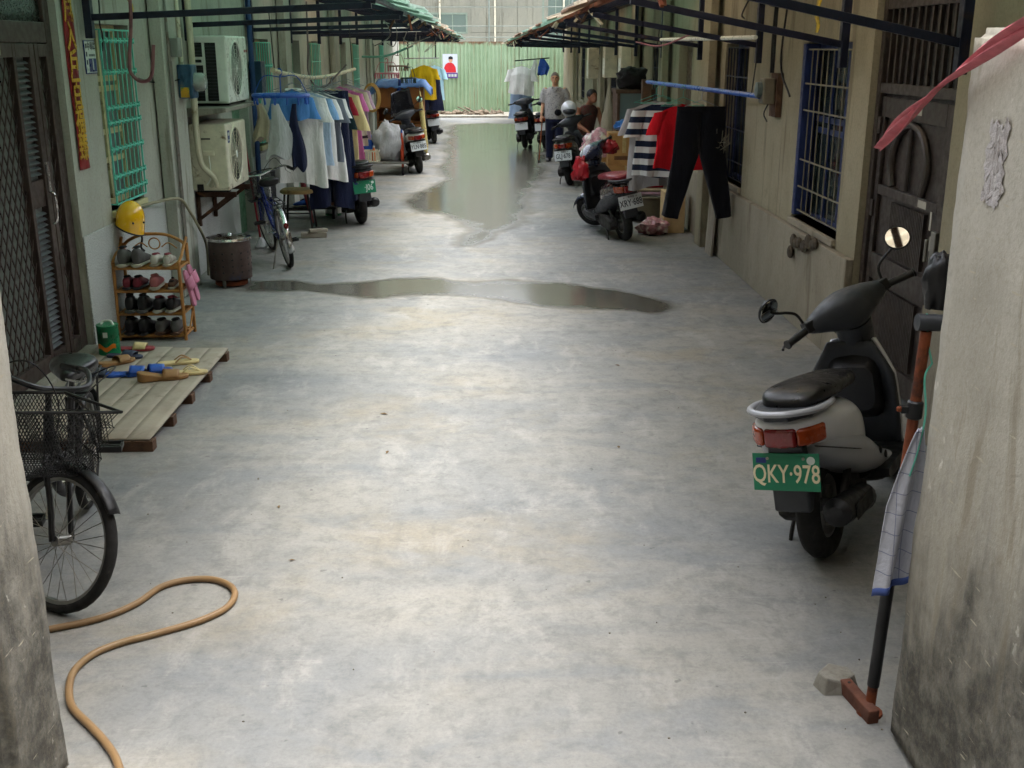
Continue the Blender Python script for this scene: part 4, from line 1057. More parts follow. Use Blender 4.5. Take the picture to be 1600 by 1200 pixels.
# ================================================================ LEFT SIDE, NEAR
M_hose = mat('tan garden hose', (134, 106, 72), .5, var=.12, scale=2.2, dirt=(144, 122, 86), dlo=.5, dhi=.7, dscale=2)
hp = [(-1.75, 3.40), (-1.61, 3.48), (-1.55, 3.51), (-1.48, 3.54), (-1.39, 3.6), (-1.32, 3.69), (-1.27, 3.81), (-1.19, 3.865), (-1.09, 3.87), (-1.01, 3.82), (-0.97, 3.74), (-0.98, 3.64), (-1.04, 3.56), (-1.12, 3.5), (-1.22, 3.44), (-1.29, 3.4), (-1.36, 3.33), (-1.39, 3.23), (-1.37, 3.12), (-1.32, 3.01), (-1.23, 2.91), (-1.16, 2.83), (-1.09, 2.73), (-1.03, 2.58), (-1.0, 2.3)]
tag(MB().tube(cr([(x, y, .0125) for x, y in hp], 6), .0125, 12).build('garden_hose', M_hose), 'tan garden hose looping over the concrete by the left pillar', 'hose')

deck = thing('wooden_deck', 'low weathered plank deck with slippers on it before the security door', 'deck', (-2.2, 6.2, 0))
px_ = -2.63; k = 0
rnd = random.Random(4)
for k in range(7):
    w_ = .1235; x0 = -.43 + k * .1255
    y0, y1 = -.86 + rnd.uniform(-.01, .01), .93 + rnd.uniform(-.02, .02)
    m = MB(); m.grid(lambda u, v: Vector((x0 + w_ * u, y0 + (y1 - y0) * v, .10 + .003 * math.sin(v * 7 + k * 2) + .0015 * math.sin(u * 3))), 4, 12)
    m.build('plank', M_wood, deck, solid=.02, fix=False)
for y in (-.84, -.45, -.05, .38, .85):
    MB().bb(-.43, .46, y - .035, y + .035, 0, .088).build('joist', M_woodd, deck, smooth=False, bevel=.004)

deck.scale = (1, 1, .65)
# --- shoe rack
rack = thing('shoe_rack', 'varnished rattan shoe rack with arched top full of shoes', 'shoe rack', (-2.40, 7.72, 0))
SHZ = (.03, .19, .355, .52)
for sx in (-1, 1):
    for sy in (-1, 1):
        h = .565 if sy < 0 else .66
        MB().tube([(sx * .235, sy * .125, 0), (sx * .228, sy * .12, h)], .0125, 10).build('post', M_rattan, rack)
for z in SHZ:
    m = MB()
    for sy in (-1, 1): m.tube([(-.23, sy * .12, z), (.23, sy * .12, z)], .011, 8)
    for sx in (-1, 1): m.tube([(sx * .228, -.12, z), (sx * .228, .12, z)], .009, 8)
    sh = m.build('shelf', M_rattan, rack)
    for q in range(5):
        MB().tube([(-.225, -.08 + q * .04, z), (.225, -.08 + q * .04, z)], .006, 6).build('shelf_rod', M_rattan, sh)
MB().tube(cr([(-.228, .12, .60), (-.20, .12, .665), (-.1, .12, .715), (0, .12, .725), (.1, .12, .715), (.20, .12, .665), (.228, .12, .60)], 5), .0115, 8).build('arch', M_rattan, rack)
for sx in (-1, 1):
    MB().tube(cr([(sx * .23, -.12, .56), (sx * .235, -.05, .60), (sx * .225, .03, .63), (sx * .23, .12, .70)], 5), .0105, 8).build('side_rail', M_rattan, rack)
    MB().tube(cr([(sx * .232, -.12, .10), (sx * .24, -.03, .06), (sx * .232, .12, .16)], 5), .007, 6).build('side_brace', M_rattan, rack)
MB().tube(cr([(.0 + .04 * math.cos(a * .7854), .12, .655 + .04 * math.sin(a * .7854)) for a in range(8)], 3, closed=True), .005, 6, closed=True).tube(cr([(-.16, .12, .62), (-.1, .12, .66), (-.05, .12, .63)], 4), .005, 6).tube(cr([(.16, .12, .62), (.1, .12, .66), (.05, .12, .63)], 4), .005, 6).build('scroll', M_rattan, rack)

def shoe(name, label, loc, rz, upper, sole, lining, s=1.0, high=0.0, group='shoes on the rattan rack', pitch=0.0, cat='shoe'):
    r = thing(name, label, cat, loc, 0, group, rot=(pitch, 0, rz)); r.scale = (s, s, s)
    R = lambda rows: [sring(y, w_, a, b, 14, 2.4) for y, w_, a, b in rows]
    MB().loft(R([(-.132, .022, .018, .075 + high), (-.122, .034, .014, .10 + high), (-.075, .038, .014, .108 + high), (-.02, .038, .014, .098), (.04, .044, .014, .078), (.09, .043, .014, .062), (.125, .032, .016, .048), (.14, .012, .02, .036)])).build('upper', upper, r, sub=1)
    MB().loft(R([(-.14, .02, 0, .024), (-.128, .038, 0, .026), (-.05, .041, 0, .024), (.05, .047, 0, .022), (.11, .042, 0, .022), (.148, .014, .004, .02)])).build('sole', sole, r)
    MB().ell((0, -.072, .106 + high), (.027, .045, .008), 12, 6).build('lining', lining, r)
    MB().ell((0, .01, .088), (.016, .045, .014), 10, 6, Matrix.Rotation(rad(-22), 3, 'X')).build('tongue', lining, r)
    return r
F_blk = mat('black shoe leather', (28, 26, 28), .5, var=.3); F_gry = mat('grey shoe mesh', (84, 82, 80), .8, var=.2); F_wht = mat('white shoe leather', (186, 182, 172), .55, var=.1, dirt=(130, 120, 104)); F_mar = mat('maroon shoe cloth', (112, 32, 46), .7); F_brn = mat('brown suede', (88, 62, 48), .85); F_slg = mat('pale rubber sole', (164, 156, 140), .7); F_dk = mat('dark lining', (24, 22, 24), .9); F_pnk = mat('dusty pink canvas', (156, 92, 92), .7)
rows = [
 (SHZ[3], [(-.15, F_gry, F_slg, F_dk, 1.0, .03, 'large grey trainer at the left end of the top rack shelf'), (-.055, F_gry, F_slg, F_dk, 1.0, .03, 'large grey trainer second from left on the top rack shelf'), (.06, F_wht, F_slg, F_mar, .8, .0, 'white trainer with maroon lining, third on the top rack shelf'), (.14, F_wht, F_slg, F_mar, .8, .0, 'white trainer with maroon lining at the right end of the top rack shelf')]),
 (SHZ[2], [(-.16, F_mar, F_blk, F_dk, .85, .0, 'maroon shoe at the left end of the second rack shelf'), (-.08, F_mar, F_blk, F_dk, .85, 0, 'maroon shoe second from left on the second rack shelf'), (.035, F_pnk, F_slg, F_pnk, .95, 0, 'dusty pink canvas shoe on the second rack shelf'), (.15, F_brn, F_slg, F_dk, .7, -.03, 'small brown flat shoe at the right of the second rack shelf')]),
 (SHZ[1], [(-.15, F_blk, F_gry, F_dk, 1.0, .02, 'black trainer at the left end of the third rack shelf'), (-.05, F_blk, F_gry, F_dk, 1.0, .02, 'black trainer second from left on the third rack shelf'), (.06, F_blk, F_wht, F_mar, .95, .01, 'black and white trainer third on the third rack shelf'), (.15, F_blk, F_wht, F_mar, .95, .01, 'black and white trainer at the right end of the third rack shelf')]),
 (SHZ[0], [(-.15, F_blk, F_blk, F_dk, 1.0, .02, 'plain black shoe at the left end of the bottom rack shelf'), (-.055, F_blk, F_blk, F_dk, 1.0, .02, 'plain black shoe second from left on the bottom rack shelf'), (.055, F_gry, F_brn, F_dk, 1.0, .0, 'brown grey shoe third on the bottom rack shelf'), (.155, F_gry, F_brn, F_dk, 1.0, .0, 'brown grey shoe at the right end of the bottom rack shelf')])]
for z, L in rows:
    for x, u, s_, l_, sc_, hi, lab in L:
        shoe('shoe', lab, (-2.40 + x, 7.70, z + .0115), rad(random.uniform(-6, 6)), u, s_, l_, sc_, hi)

def slipper(label, loc, rz, solem, strapm, s=1.0, thong=False, rot=None, heel=0.0, group='slippers on the deck'):
    r = thing('slipper', label, 'slipper', loc, 0, group, rot=rot or (0, 0, rz)); r.scale = (s, s, s)
    out = cr([(-.035, -.11), (-.03, -.03), (-.042, .06), (-.03, .12), (0, .138), (.032, .118), (.047, .06), (.034, -.03), (.036, -.11), (0, -.135)], 3, closed=True) if False else [tuple(p[:2]) for p in cr([(-.035, -.11, 0), (-.03, -.03, 0), (-.042, .06, 0), (-.03, .12, 0), (0, .138, 0), (.032, .118, 0), (.047, .06, 0), (.034, -.03, 0), (.036, -.11, 0), (0, -.135, 0)], 3, closed=True)]
    m = MB().prism(out, 0, .018 + .002, 'z')
    if heel: m.v = [(x, y, z + (heel * max(0, -y + .02) / .13 if z > .01 else 0)) for x, y, z in m.v]
    m.build('sole', solem, r, bevel=.005)
    if thong:
        MB().tube(cr([(-.036, -.02, .02), (-.025, .03, .05), (0, .085, .022), (.028, .03, .05), (.04, -.02, .02)], 5), .007, 6, flat=.6).build('strap', strapm, r)
    else:
        MB().grid(lambda u, v: Vector((.048 * math.cos(math.pi * (1 - u)), -.005 + .085 * v + .01 * math.sin(math.pi * u), .016 + (.040 - .010 * v) * math.sin(math.pi * u))), 12, 5).build('strap', strapm, r, solid=.005, fix=False)
    return r
S_blue = mat('blue plastic', (40, 84, 172), .35, var=.1); S_dkb = mat('slate slipper', (54, 62, 82), .6); S_tan = mat('tan leather', (148, 112, 70), .6); S_crm = mat('cream foam', (206, 188, 138), .6); S_red = mat('dull red foam', (146, 60, 66), .6); S_pnk = mat('pink foam', (188, 120, 146), .6)
DZ = .0745
slipper('bright blue plastic slipper at the middle of the deck, left of its pair', (-2.21, 6.47, DZ), rad(-75), S_blue, S_blue, 1.05)
slipper('bright blue plastic slipper nearest the tan sandals on the deck', (-2.10, 6.50, DZ), rad(-66), S_blue, S_blue, 1.05)
slipper('slate blue slipper nearest the door on the deck', (-2.43, 6.45, DZ), rad(-80), S_dkb, S_dkb, 1.0)
slipper('brown leather sandal lying below the green can', (-2.37, 6.72, DZ), rad(-40), S_tan, S_tan, .95, heel=.015)
slipper('slate slipper leaning against the green can', (-2.37, 6.88, DZ), rad(-100), S_dkb, S_dkb, .9)
slipper('tan wedge sandal in front of the cream flip flops', (-1.98, 6.38, DZ), rad(-72), S_tan, S_tan, 1.1, heel=.03)
slipper('cream flip flop with strap at the back right of the deck', (-1.98, 6.72, DZ), rad(-70), S_crm, S_tan, .95, thong=True)
slipper('cream flip flop nearest the right edge of the deck', (-1.87, 6.49, DZ), rad(-80), S_crm, S_crm, .95, thong=True)
slipper('dull red slipper by the foot of the shoe rack', (-2.36, 7.06, DZ), rad(-85), S_red, S_crm, .95)
slipper('pink slipper hooked on the outer side of the rack', (-2.137, 7.67, .36), 0, S_pnk, S_pnk, 1.0, rot=(rad(80), rad(-6), rad(90)), group='pink slippers on the rack side')
slipper('pink slipper hanging behind the other on the rack side', (-2.135, 7.77, .38), 0, S_pnk, S_pnk, 1.0, rot=(rad(80), rad(-6), rad(90)), group='pink slippers on the rack side')

can = thing('paint_can', 'green tin can with orange print standing by the shoe rack', 'can', (-2.50, 6.99, .0745))
MB().lathe([(.07, 0), (.071, .004), (.069, .01), (.069, .185), (.072, .19), (.070, .195)], 28).build('body', mat('green tin print', (14, 112, 72), .35, var=.1, dirt=(40, 90, 60)), can)
MB().lathe([(.0687, .194), (.06, .190), (.001, .190)], 28).build('lid', M_chrome, can)
MB().tube(cr([(-.04, 0, .19), (-.03, .02, .21), (.02, .01, .215), (.045, -.01, .19)], 4), .008, 6).build('crumpled_paper', M_white, can)
m = MB(); m.grid(lambda u, v: Vector((.0702 * math.sin(rad(-55 + 110 * u)), -.0702 * math.cos(rad(-55 + 110 * u)), .035 + .03 * v + .012 * math.sin(u * 9))), 16, 3)
m.build('orange_print', mat('orange print', (214, 120, 30), .4), can, fix=False)
m = MB(); m.grid(lambda u, v: Vector((.0703 * math.sin(rad(-8 + 24 * u)), -.0703 * math.cos(rad(-8 + 24 * u)), .12 + .035 * v)), 4, 2)
m.build('white_label', M_plw, can, fix=False)

# --- yellow helmet on the wall
hel = thing('safety_helmet', 'yellow half helmet hanging on the wall under the turquoise window', 'helmet', (-2.545, 7.80, .80), rot=(0, rad(8), 0))
m = MB(); n = 22
rings = []
for i in range(11):
    a = rad(90 * i / 10); rings.append([Vector((.098 * math.cos(a) * math.cos(2 * math.pi * k / n), .112 * math.cos(a) * math.sin(2 * math.pi * k / n), .04 + .13 * math.sin(a))) for k in range(n)])
rings = [[v + Vector((0, 0, -.075 - .03 * math.cos(2 * math.pi * k / n))) for k, v in enumerate(rings[0])], [v + Vector((0, 0, -.04)) for v in rings[0]]] + rings
m.loft(rings); m.build('shell', mat('glossy yellow shell', (236, 180, 8), .18, var=.05, coat=.6), hel)
m = MB()
for a in (-100, -50): m.ell((.103 * math.cos(rad(a + 40)), .118 * math.sin(rad(a + 40)), .03), (.008, .008, .008), 8, 6)
m.build('rivets', M_blacks, hel)
MB().tube([(v * .1).to_tuple() if False else tuple(v * 1.0) for v in rings[0]], .006, 6, closed=True).build('edge_trim', M_blacks, hel)
MB().tube(cr([(.05, .05, -.05), (.07, .06, -.1), (.06, .08, -.17), (.08, .1, -.2)], 5), .008, 6).build('strap', M_blacks, hel)

# --- perforated bin
binr = thing('metal_bin', 'rusty perforated metal bin with shiny lid under the lower air conditioner', 'bin', (-2.26, 9.50, 0))
MB().lathe([(.178, .07), (.182, .075), (.182, .40), (.178, .41), (.168, .41), (.168, .08)], 32).build('body', mat('rusty brown drum', (78, 64, 60), .5, .4, var=.2, dirt=(54, 60, 82), dlo=.58, dhi=.7, dscale=3), binr)
MB().lathe([(.192, .405), (.196, .412), (.19, .43), (.12, .442), (.001, .446)], 32).ell((0, 0, .452), (.03, .03, .012), 10, 6).build('lid', M_chrome, binr)
m = MB()
for r_ in range(4):
    for c_ in range(14):
        a = 2 * math.pi * c_ / 14 + .1; d = Vector((math.cos(a), math.sin(a), 0)); m.cyl(d * .176 + Vector((0, 0, .14 + r_ * .055)), d * .1835 + Vector((0, 0, .14 + r_ * .055)), .009, n=8)
m.build('perforations', M_blacks, binr)
for a in (20, 140, 260): MB().bar((.16 * math.cos(rad(a)), .16 * math.sin(rad(a)), 0), (.165 * math.cos(rad(a)), .165 * math.sin(rad(a)), .08), .03, .006).build('leg', M_steel, binr, smooth=False)
MB().lathe([(.12, .012), (.14, .015), (.14, .05), (.13, .055), (.001, .055)], 24).build('ash_pan', M_rust, binr)

# --- air conditioners
def aircon(label, y0, z0, w_, h, mt, variant):
    x0, x1 = -2.63, -2.30
    r = thing('air_conditioner', label, 'air conditioner', (x0, y0, z0), group='air conditioner units on the left wall')
    D = x1 - x0
    MB().bb(0, D, 0, w_, 0.02, h).build('casing', mt, r, smooth=False, bevel=.018, seg=3)
    # fan grille on the alley face
    cy, cz, R = w_ * .42, h * .52, h * .40
    m = MB().lathe([(R + .012, -.002), (R + .012, .006), (R, .01), (R - .008, .004), (R - .01, -.002)], 36, Matrix.Translation((D, cy, cz)) @ Matrix.Rotation(rad(90), 4, 'Y'))
    fg_ = m.build('fan_ring', mt, r)
    MB().lathe([(R - .01, .0008), (.001, .0008)], 30, Matrix.Translation((D, cy, cz)) @ Matrix.Rotation(rad(90), 4, 'Y')).build('fan_recess', mat('grey fan recess', (140, 146, 141), .6), fg_)
    m = MB()
    for k in range(1, 7): m.tube([(D + .006, cy + R * k / 7 * math.cos(2 * math.pi * q / 28), cz + R * k / 7 * math.sin(2 * math.pi * q / 28)) for q in range(28)], .0025, 4, closed=True)
    for k in range(10): m.tube([(D + .004, cy, cz), (D + .004, cy + R * math.cos(2 * math.pi * k / 10), cz + R * math.sin(2 * math.pi * k / 10))], .003, 4)
    m.build('fan_guard', M_white if variant else mt, fg_)
    MB().ell((D + .006, cy, cz), (.008, .035, .035), 12, 8).build('fan_boss', M_white, fg_)
    if variant == 1:   # dark louvred ports on the near end
        for (xa, xb, za, zb) in ((.045, .12, h * .70, h * .90), (.045, .12, h * .07, h * .58), (.145, .24, h * .07, h * .90)):
            v_ = MB().bb(xa, xb, -.004, -.001, za, zb).build('end_grille', M_blacks, r, smooth=False)
            z = za + .02
            while z < zb - .01:
                MB().bb(xa, xb, -.008, -.0045, z - .004, z + .004).build('grille_slat', M_dgrey, v_, smooth=False); z += .028
        MB().bb(.05, .11, -.012, -.002, h * .62, h * .66).build('handle', M_blacks, r, smooth=False)
        MB().bb(D + .0185, D + .0200, w_ * .85, w_ * .93, h * .76, h * .80).bb(D - .001, D + .0012, w_ * .86, w_ * .93, h * .76, h * .80).build('badge', S_red, r, smooth=False)
    else:
        MB().bb(.11, .19, -.006, -.001, h * .78, h * .80).build('handle_slot', M_blacks, r, smooth=False)
        MB().bb(.12, .22, -.02, -.001, h * .55, h * .62).build('valve_cover', mt, r, smooth=False, bevel=.006)
        MB().tube(cr([(.17, -.012, h * .55), (.175, -.014, h * .35), (.165, -.012, h * .2), (.13, -.01, h * .12)], 5), .005, 6).build('cable', M_white, r)
        MB().bb(.045, .10, -.01, -.001, h * .04, h * .13).build('valve_box', M_blacks, r, smooth=False)
        MB().bb(D - .001, D + .0012, w_ * .07, w_ * .17, h * .72, h * .90).build('badge', M_plb, r, smooth=False)
        MB().bb(D + .0013, D + .002, w_ * .085, w_ * .155, h * .825, h * .87).bb(D + .0013, D + .002, w_ * .095, w_ * .145, h * .75, h * .775).build('badge_mark', M_plw, r, smooth=False)
    for y in (.1, w_ - .1): MB().bb(.02, D - .02, y - .025, y + .025, 0, .0195).build('foot', M_blacks, r, smooth=False)
    return r
aircon('white air conditioner unit on the concrete slab, the upper of the two', 10.1, 1.505, .86, .60, M_white, 1)
aircon('cream air conditioner unit with blue badge, the lower of the two', 9.86, .76, .82, .60, M_cream, 0)
sl = thing('concrete_shelf', 'dark concrete slab jutting from the left wall below the upper air conditioner', 'shelf', (-2.63, 9.8, 1.43))
MB().prism([(-.005, .07), (.36, .07), (.36, .035), (-.005, -.02)], 0, 1.35, 'y').build('slab', M_concrete, sl, smooth=False, bevel=.006)
br = thing('unit_bracket', 'steel wall bracket carrying the lower air conditioner', 'bracket', (-2.63, 9.9, .7))
for y in (.06, .66): MB().bar((0, y, .035), (.36, y, .035), .04, .045).bar((0, y, -.2), (.3, y, .02), .03, .03).bb(.0, .03, y - .02, y + .02, -.25, .04).build('arm', M_rustd, br, smooth=False)

# --- pipes, meters, cables on the left wall
pp_ = thing('insulated_pipes', 'pair of white lagged pipes running down to the lower air conditioner', 'pipes', (-2.58, 9.7, 0))
for i, dy in enumerate((0, .055)):
    MB().tube(cr([(.06, .05 + dy, 2.6), (.06, .05 + dy, 2.0), (.06, .0 + dy, 1.45), (.06, .0 + dy, 1.2), (.07, .06 + dy * .6, 1.02), (.16, .10 + dy * .3, .90), (.17 - i * .05, .145, .82)], 6), .021, 10).build('pipe', mat('yellowed white lagging', (190, 184, 160), .6, var=.1, dirt=(140, 126, 96)), pp_)
mt_ = thing('electric_meter', 'blue metal meter box with round glass dial on the left wall', 'meter box', (-2.538, 9.42, 1.60))
MB().bb(0.001, .12, -.09, .09, 0, .27).build('box', mat('blue grey box', (48, 84, 112), .45, dirt=(90, 90, 80)), mt_, smooth=False, bevel=.01)
MB().lathe([(.075, 0), (.075, .06), (.06, .085), (.001, .09)], 24, Matrix.Translation((.12, .01, .13)) @ Matrix.Rotation(rad(90), 4, 'Y')).build('dial_glass', mat('dull dial glass', (150, 156, 152), .2, var=.15), mt_)
MB().bb(.02, .09, -.0925, -.0905, .01, .09).build('sticker', mat('yellow sticker', (200, 150, 40), .5, dirt=(70, 130, 60), dlo=.45, dhi=.55), mt_, smooth=False)
tag(MB().bb(-2.537, -2.47, 9.18, 9.30, 1.93, 2.08).build('junction_box', mat('grey junction box', (132, 136, 130), .5), smooth=False, bevel=.008), 'small grey junction box above the blue meter box', 'junction box')
tag(MB().tube(cr([(-2.525, 9.45, 1.87), (-2.525, 9.45, 2.2), (-2.525, 9.44, 2.7)], 4), .018, 10).build('conduit_pipe', M_cream), 'cream conduit rising from the blue meter box', 'pipe')
tag(MB().tube([(-2.52, 9.08, 0.0), (-2.52, 9.08, 2.9)], .012, 8).tube([(-2.52, 9.12, 0.0), (-2.52, 9.12, 1.9)], .009, 8).build('drain_pipe', M_steel), 'thin twin steel pipes down the left wall beside the shoe rack', 'pipe')
tag(MB().tube(cr([(-2.625, 8.05, .84), (-2.615, 8.25, .86), (-2.60, 8.55, .85), (-2.51, 8.95, .83), (-2.50, 9.2, .70), (-2.5, 9.55, .45), (-2.52, 9.75, .28), (-2.55, 9.85, .02)], 6), .012, 8).build('gas_hose', mat('beige rubber hose', (140, 134, 108), .6)), 'beige hose sagging along the left wall behind the shoe rack', 'hose')
tag(MB().tube(cr([(-2.30, 7.52, 2.62), (-2.31, 7.52, 2.2), (-2.345, 7.5, 1.9), (-2.32, 7.49, 1.82), (-2.26, 7.48, 1.79), (-2.20, 7.48, 1.83), (-2.17, 7.48, 2.02)], 7), .012, 10).build('pink_hook_pipe', mat('faded pink plastic pipe', (126, 84, 88), .45)), 'faded pink plastic pipe bent into a hook under the left awning', 'pipe')
for i, (y, z, dz) in enumerate(((7.9, 2.24, .02), (9.0, 2.4, -.08), (12, 2.2, .1))):
    pass
tag(MB().tube(cr([(-2.6, 7.78, 2.75), (-2.6, 7.80, 2.3), (-2.59, 7.74, 2.16), (-2.6, 7.80, 2.08), (-2.62, 7.82, 1.98)], 6), .006, 6).build('wall_cable', M_blacks), 'black cable dangling above the turquoise window', 'cable')
tag(MB().tube(cr([(-2.63, 8.6, 1.78), (-2.63, 9.0, 1.74), (-2.53, 9.3, 1.75), (-2.50, 9.4, 1.80)], 6), .006, 6).build('wall_cable', M_blacks), 'black cable running from the window to the meter box', 'cable')
tag(MB().tube(cr([(-2.02, 13.0, 2.5), (-2.03, 13.0, 2.0), (-2.04, 13.0, 1.75), (-1.98, 13.0, 1.6), (-1.85, 13.0, 1.58), (-1.70, 13.0, 1.72), (-1.6, 13.0, 1.82)], 7), .010, 8).build('hanging_cable', mat('grey mauve cable', (120, 106, 108), .5)), 'grey cable loop hanging over the row of shirts', 'cable')

# ================================================================ WASHING
M_wire = mat('plastic coated wire', (150, 160, 168), .4); M_wireb = mat('blue plastic', (52, 110, 196), .35); M_wirep = mat('pink plastic', (190, 110, 120), .4); M_wireg = mat('teal plastic wire', (90, 170, 150), .4)
def hanger(parent, mt, w_=.40, z=0):
    m = MB().tube(cr([(0, .0, .03), (.02, 0, .05), (.0, 0, .075), (-.022, 0, .055), (-.02, 0, .04)], 4)[:18], .003, 6)
    m.tube([(0, 0, .03), (0, 0, -.03)], .003, 6)
    m.tube([(0, 0, -.03), (w_ / 2, 0, -.11), (-w_ / 2, 0, -.11)], .0035, 6, closed=True)
    return m.build('hanger', mt, parent)

def shirt(name, label, loc, rz, cl, W_=.50, L=.68, D=.10, sl=.22, seed=1.0, sleeve_m=None, hang=None, cat='shirt', flare=1.04, group='washing on the bamboo pole', collar=None, saw=.085):
    """a shirt on a hanger: body and sleeves are cloth tubes with folds; origin at the hook"""
    r = thing(name, label, cat, loc, rz, group)
    hanger(r, hang or M_wire, W_ * .82)
    rnd_ = random.Random(seed); ph = [rnd_.uniform(0, 6.28) for _ in range(6)]
    n = 52; rows_ = 22; rings = []
    for i in range(rows_ + 1):
        t = i / rows_; ring = []
        hw = W_ / 2 * (1.0 - .07 * math.sin(min(1, t * 2.2) * math.pi * .5) + (flare - .93) * t * t)
        dep = D / 2 * (.25 + .75 * min(1, t * 4)) * (1 - .15 * t)
        for k in range(n):
            a = 2 * math.pi * k / n; c, q = math.cos(a), math.sin(a)
            x = hw * math.copysign(abs(c) ** .8, c)
            y = dep * q
            fold = (.024 * math.sin(x * 26 + ph[0] + t * 1.3) + .011 * math.sin(x * 47 + ph[1] - t)) * (t ** .7) + .010 * math.sin(t * 5 + ph[2]) * t + .02 * math.sin(x * 8 + ph[3]) * t
            zt = -.085 - .10 * (abs(x) / (W_ / 2)) ** 1.1
            if abs(x) < .075: zt -= .02 * (1 - (x / .075) ** 2) * (1 if q < 0 else .3)
            zb_ = -.10 - L + .012 * math.sin(x * 17 + ph[4]) + .03 * math.sin(x * 5 + ph[5])
            ring.append(Vector((x + .008 * math.sin(t * 7 + ph[5]) * t, y + fold, zt + (zb_ - zt) * t)))
        rings.append(ring)
    MB().loft(rings, cap=False).build('body', cl, r, fix=False)
    for s_ in (-1, 1):
        base = Vector((s_ * (W_ / 2 - .055), 0, -.165)); d = Vector((s_ * .26, rnd_.uniform(-.12, .06), -.96)).normalized(); nrm = Vector((s_ * .96, 0, .26)).normalized()
        rr = []
        for i in range(9):
            t = i / 8; c0 = base + d * (sl * t) ; ra = saw * (.80 + .18 * t + .05 * math.sin(t * 6 + ph[0])) ; rb = .035 * (1 + .2 * t)
            rr.append([c0 + nrm * (ra * math.cos(2 * math.pi * k / 18)) + Vector((0, 1, 0)) * ((rb + .006 * math.sin(3 * 2 * math.pi * k / 18 + ph[1])) * math.sin(2 * math.pi * k / 18)) + d * (.03 * math.cos(2 * math.pi * k / 18)) for k in range(18)])
        MB().loft(rr, cap=False).build('sleeve', sleeve_m or cl, r, fix=False)
    if collar:
        MB().tube(cr([(-.075, 0, -.09), (-.05, -.03, -.10), (0, -.045, -.12), (.05, -.03, -.10), (.075, 0, -.09), (0, .03, -.085)], 4, closed=True), .009, 6, closed=True).build('collar', collar, r)
    return r

def trousers(name, label, loc, rz, cl, W_=.40, L=.98, spread=.16, seed=2, group='washing on the bamboo pole', cat='trousers', leg=.11, hang=None, crotch=.30):
    r = thing(name, label, cat, loc, rz, group)
    hanger(r, hang or M_wire, W_ * .9)
    rnd_ = random.Random(seed); ph = [rnd_.uniform(0, 6.28) for _ in range(4)]
    for s_ in (-1, 1):
        rr = []; n = 24
        for i in range(21):
            t = i / 20; z = -.10 - L * t
            zc = crotch / L
            if t < zc:
                q = t / zc; x0, x1 = (.0 - .004) , W_ / 2 * (1 + .12 * q)
            else:
                q = (t - zc) / (1 - zc); mid_ = W_ * .28 + spread * q; hw_ = (W_ * .28) * (1 - q) + leg * q
                x0, x1 = mid_ - hw_ , mid_ + hw_
            cx_, hw_ = (x0 + x1) / 2, (x1 - x0) / 2
            dep = .028 + .02 * min(1, t * 3)
            rr.append([Vector((s_ * (cx_ + hw_ * math.copysign(abs(math.cos(a)) ** .8, math.cos(a))), dep * math.sin(a) + .020 * math.sin(a * 3 + ph[0] + t * 5) * t + .03 * math.sin(t * 4 + ph[1 + (s_ > 0)]) * t + .006 * math.sin(t * 23 + a * 2 + ph[3]), z + (.02 * math.sin(a + ph[2]) if i == 20 else 0))) for a in [2 * math.pi * k / n for k in range(n)]])
        MB().loft(rr, cap=False).build('trouser_leg', cl, r, fix=True)
    MB().loft([[Vector((W_ / 2 * 1.01 * math.cos(a), .031 * math.sin(a), z)) for a in [2 * math.pi * k / 28 for k in range(28)]] for z in (-.09, -.135)], cap=False).build('waistband', cl, r)
    return r

pole = [Vector((-2.02, 10.75, 1.80)), Vector((-1.97, 11.2, 1.755)), Vector((-1.89, 12.4, 1.69)), Vector((-1.78, 13.3, 1.70)), Vector((-1.66, 14.3, 1.745))]
plc = cr(pole, 8)
bp = thing('bamboo_pole', 'sagging bleached bamboo pole carrying the row of shirts', 'pole', pole[0])
m = MB().tube([p - pole[0] for p in plc], .021, 12)
for p in plc[::5]: m.tube([p - pole[0] - Vector((0, .008, 0)), p - pole[0] + Vector((0, .008, 0))], .0235, 12)
m.build('cane', M_bamboo, bp)
for p in (plc[1], plc[-2]): MB().tube([p - pole[0], p - pole[0] + Vector((-.02, 0, .55))], .005, 6).build('cord', M_blacks, bp)
def on_pole(y):
    for a, b in zip(plc, plc[1:]):
        if a.y <= y <= b.y:
            t = (y - a.y) / (b.y - a.y); return a + (b - a) * t
    return plc[-1]
C = {k: cloth('cloth ' + k, c) for k, c in dict(white=(232, 231, 228), sky=(132, 172, 216), blue=(84, 140, 204), cyan=(170, 212, 226), grey=(112, 118, 130), lgrey=(190, 192, 194), green=(30, 52, 54), navy=(28, 34, 60), red=(150, 34, 48), cream=(226, 208, 154), pink=(196, 104, 160), mauve=(180, 150, 170), beige=(186, 174, 150), black=(16, 17, 24), bred=(206, 24, 38), yellow=(206, 170, 24), mgrey=(150, 146, 146)).items()}
HK = -.055
def hp_(y, dx=0): p = on_pole(y); return (p.x + dx, p.y, p.z + HK + .021 - .02)
shirt('hanging_shirt', 'bright blue shirt hanging first on the bamboo pole', hp_(11.12, .06), rad(8), C['blue'], .36, .30, seed=3)
shirt('hanging_shirt', 'long plain white shirt hanging in front on the bamboo pole', hp_(11.30, .03), rad(-5), C['white'], .60, .93, .12, seed=4, sl=.25, collar=C['white'])
shirt('hanging_shirt', 'sky blue shirt with purple cuffs behind the long white shirt', hp_(11.75, 0.04), rad(-4), cloth('cloth powder', (170, 190, 214)), .54, .78, seed=5, sleeve_m=C['sky'])
shirt('hanging_shirt', 'pale cyan shirt in the middle of the bamboo pole', hp_(12.0, 0.04), rad(3), C['white'], .52, .74, seed=6)
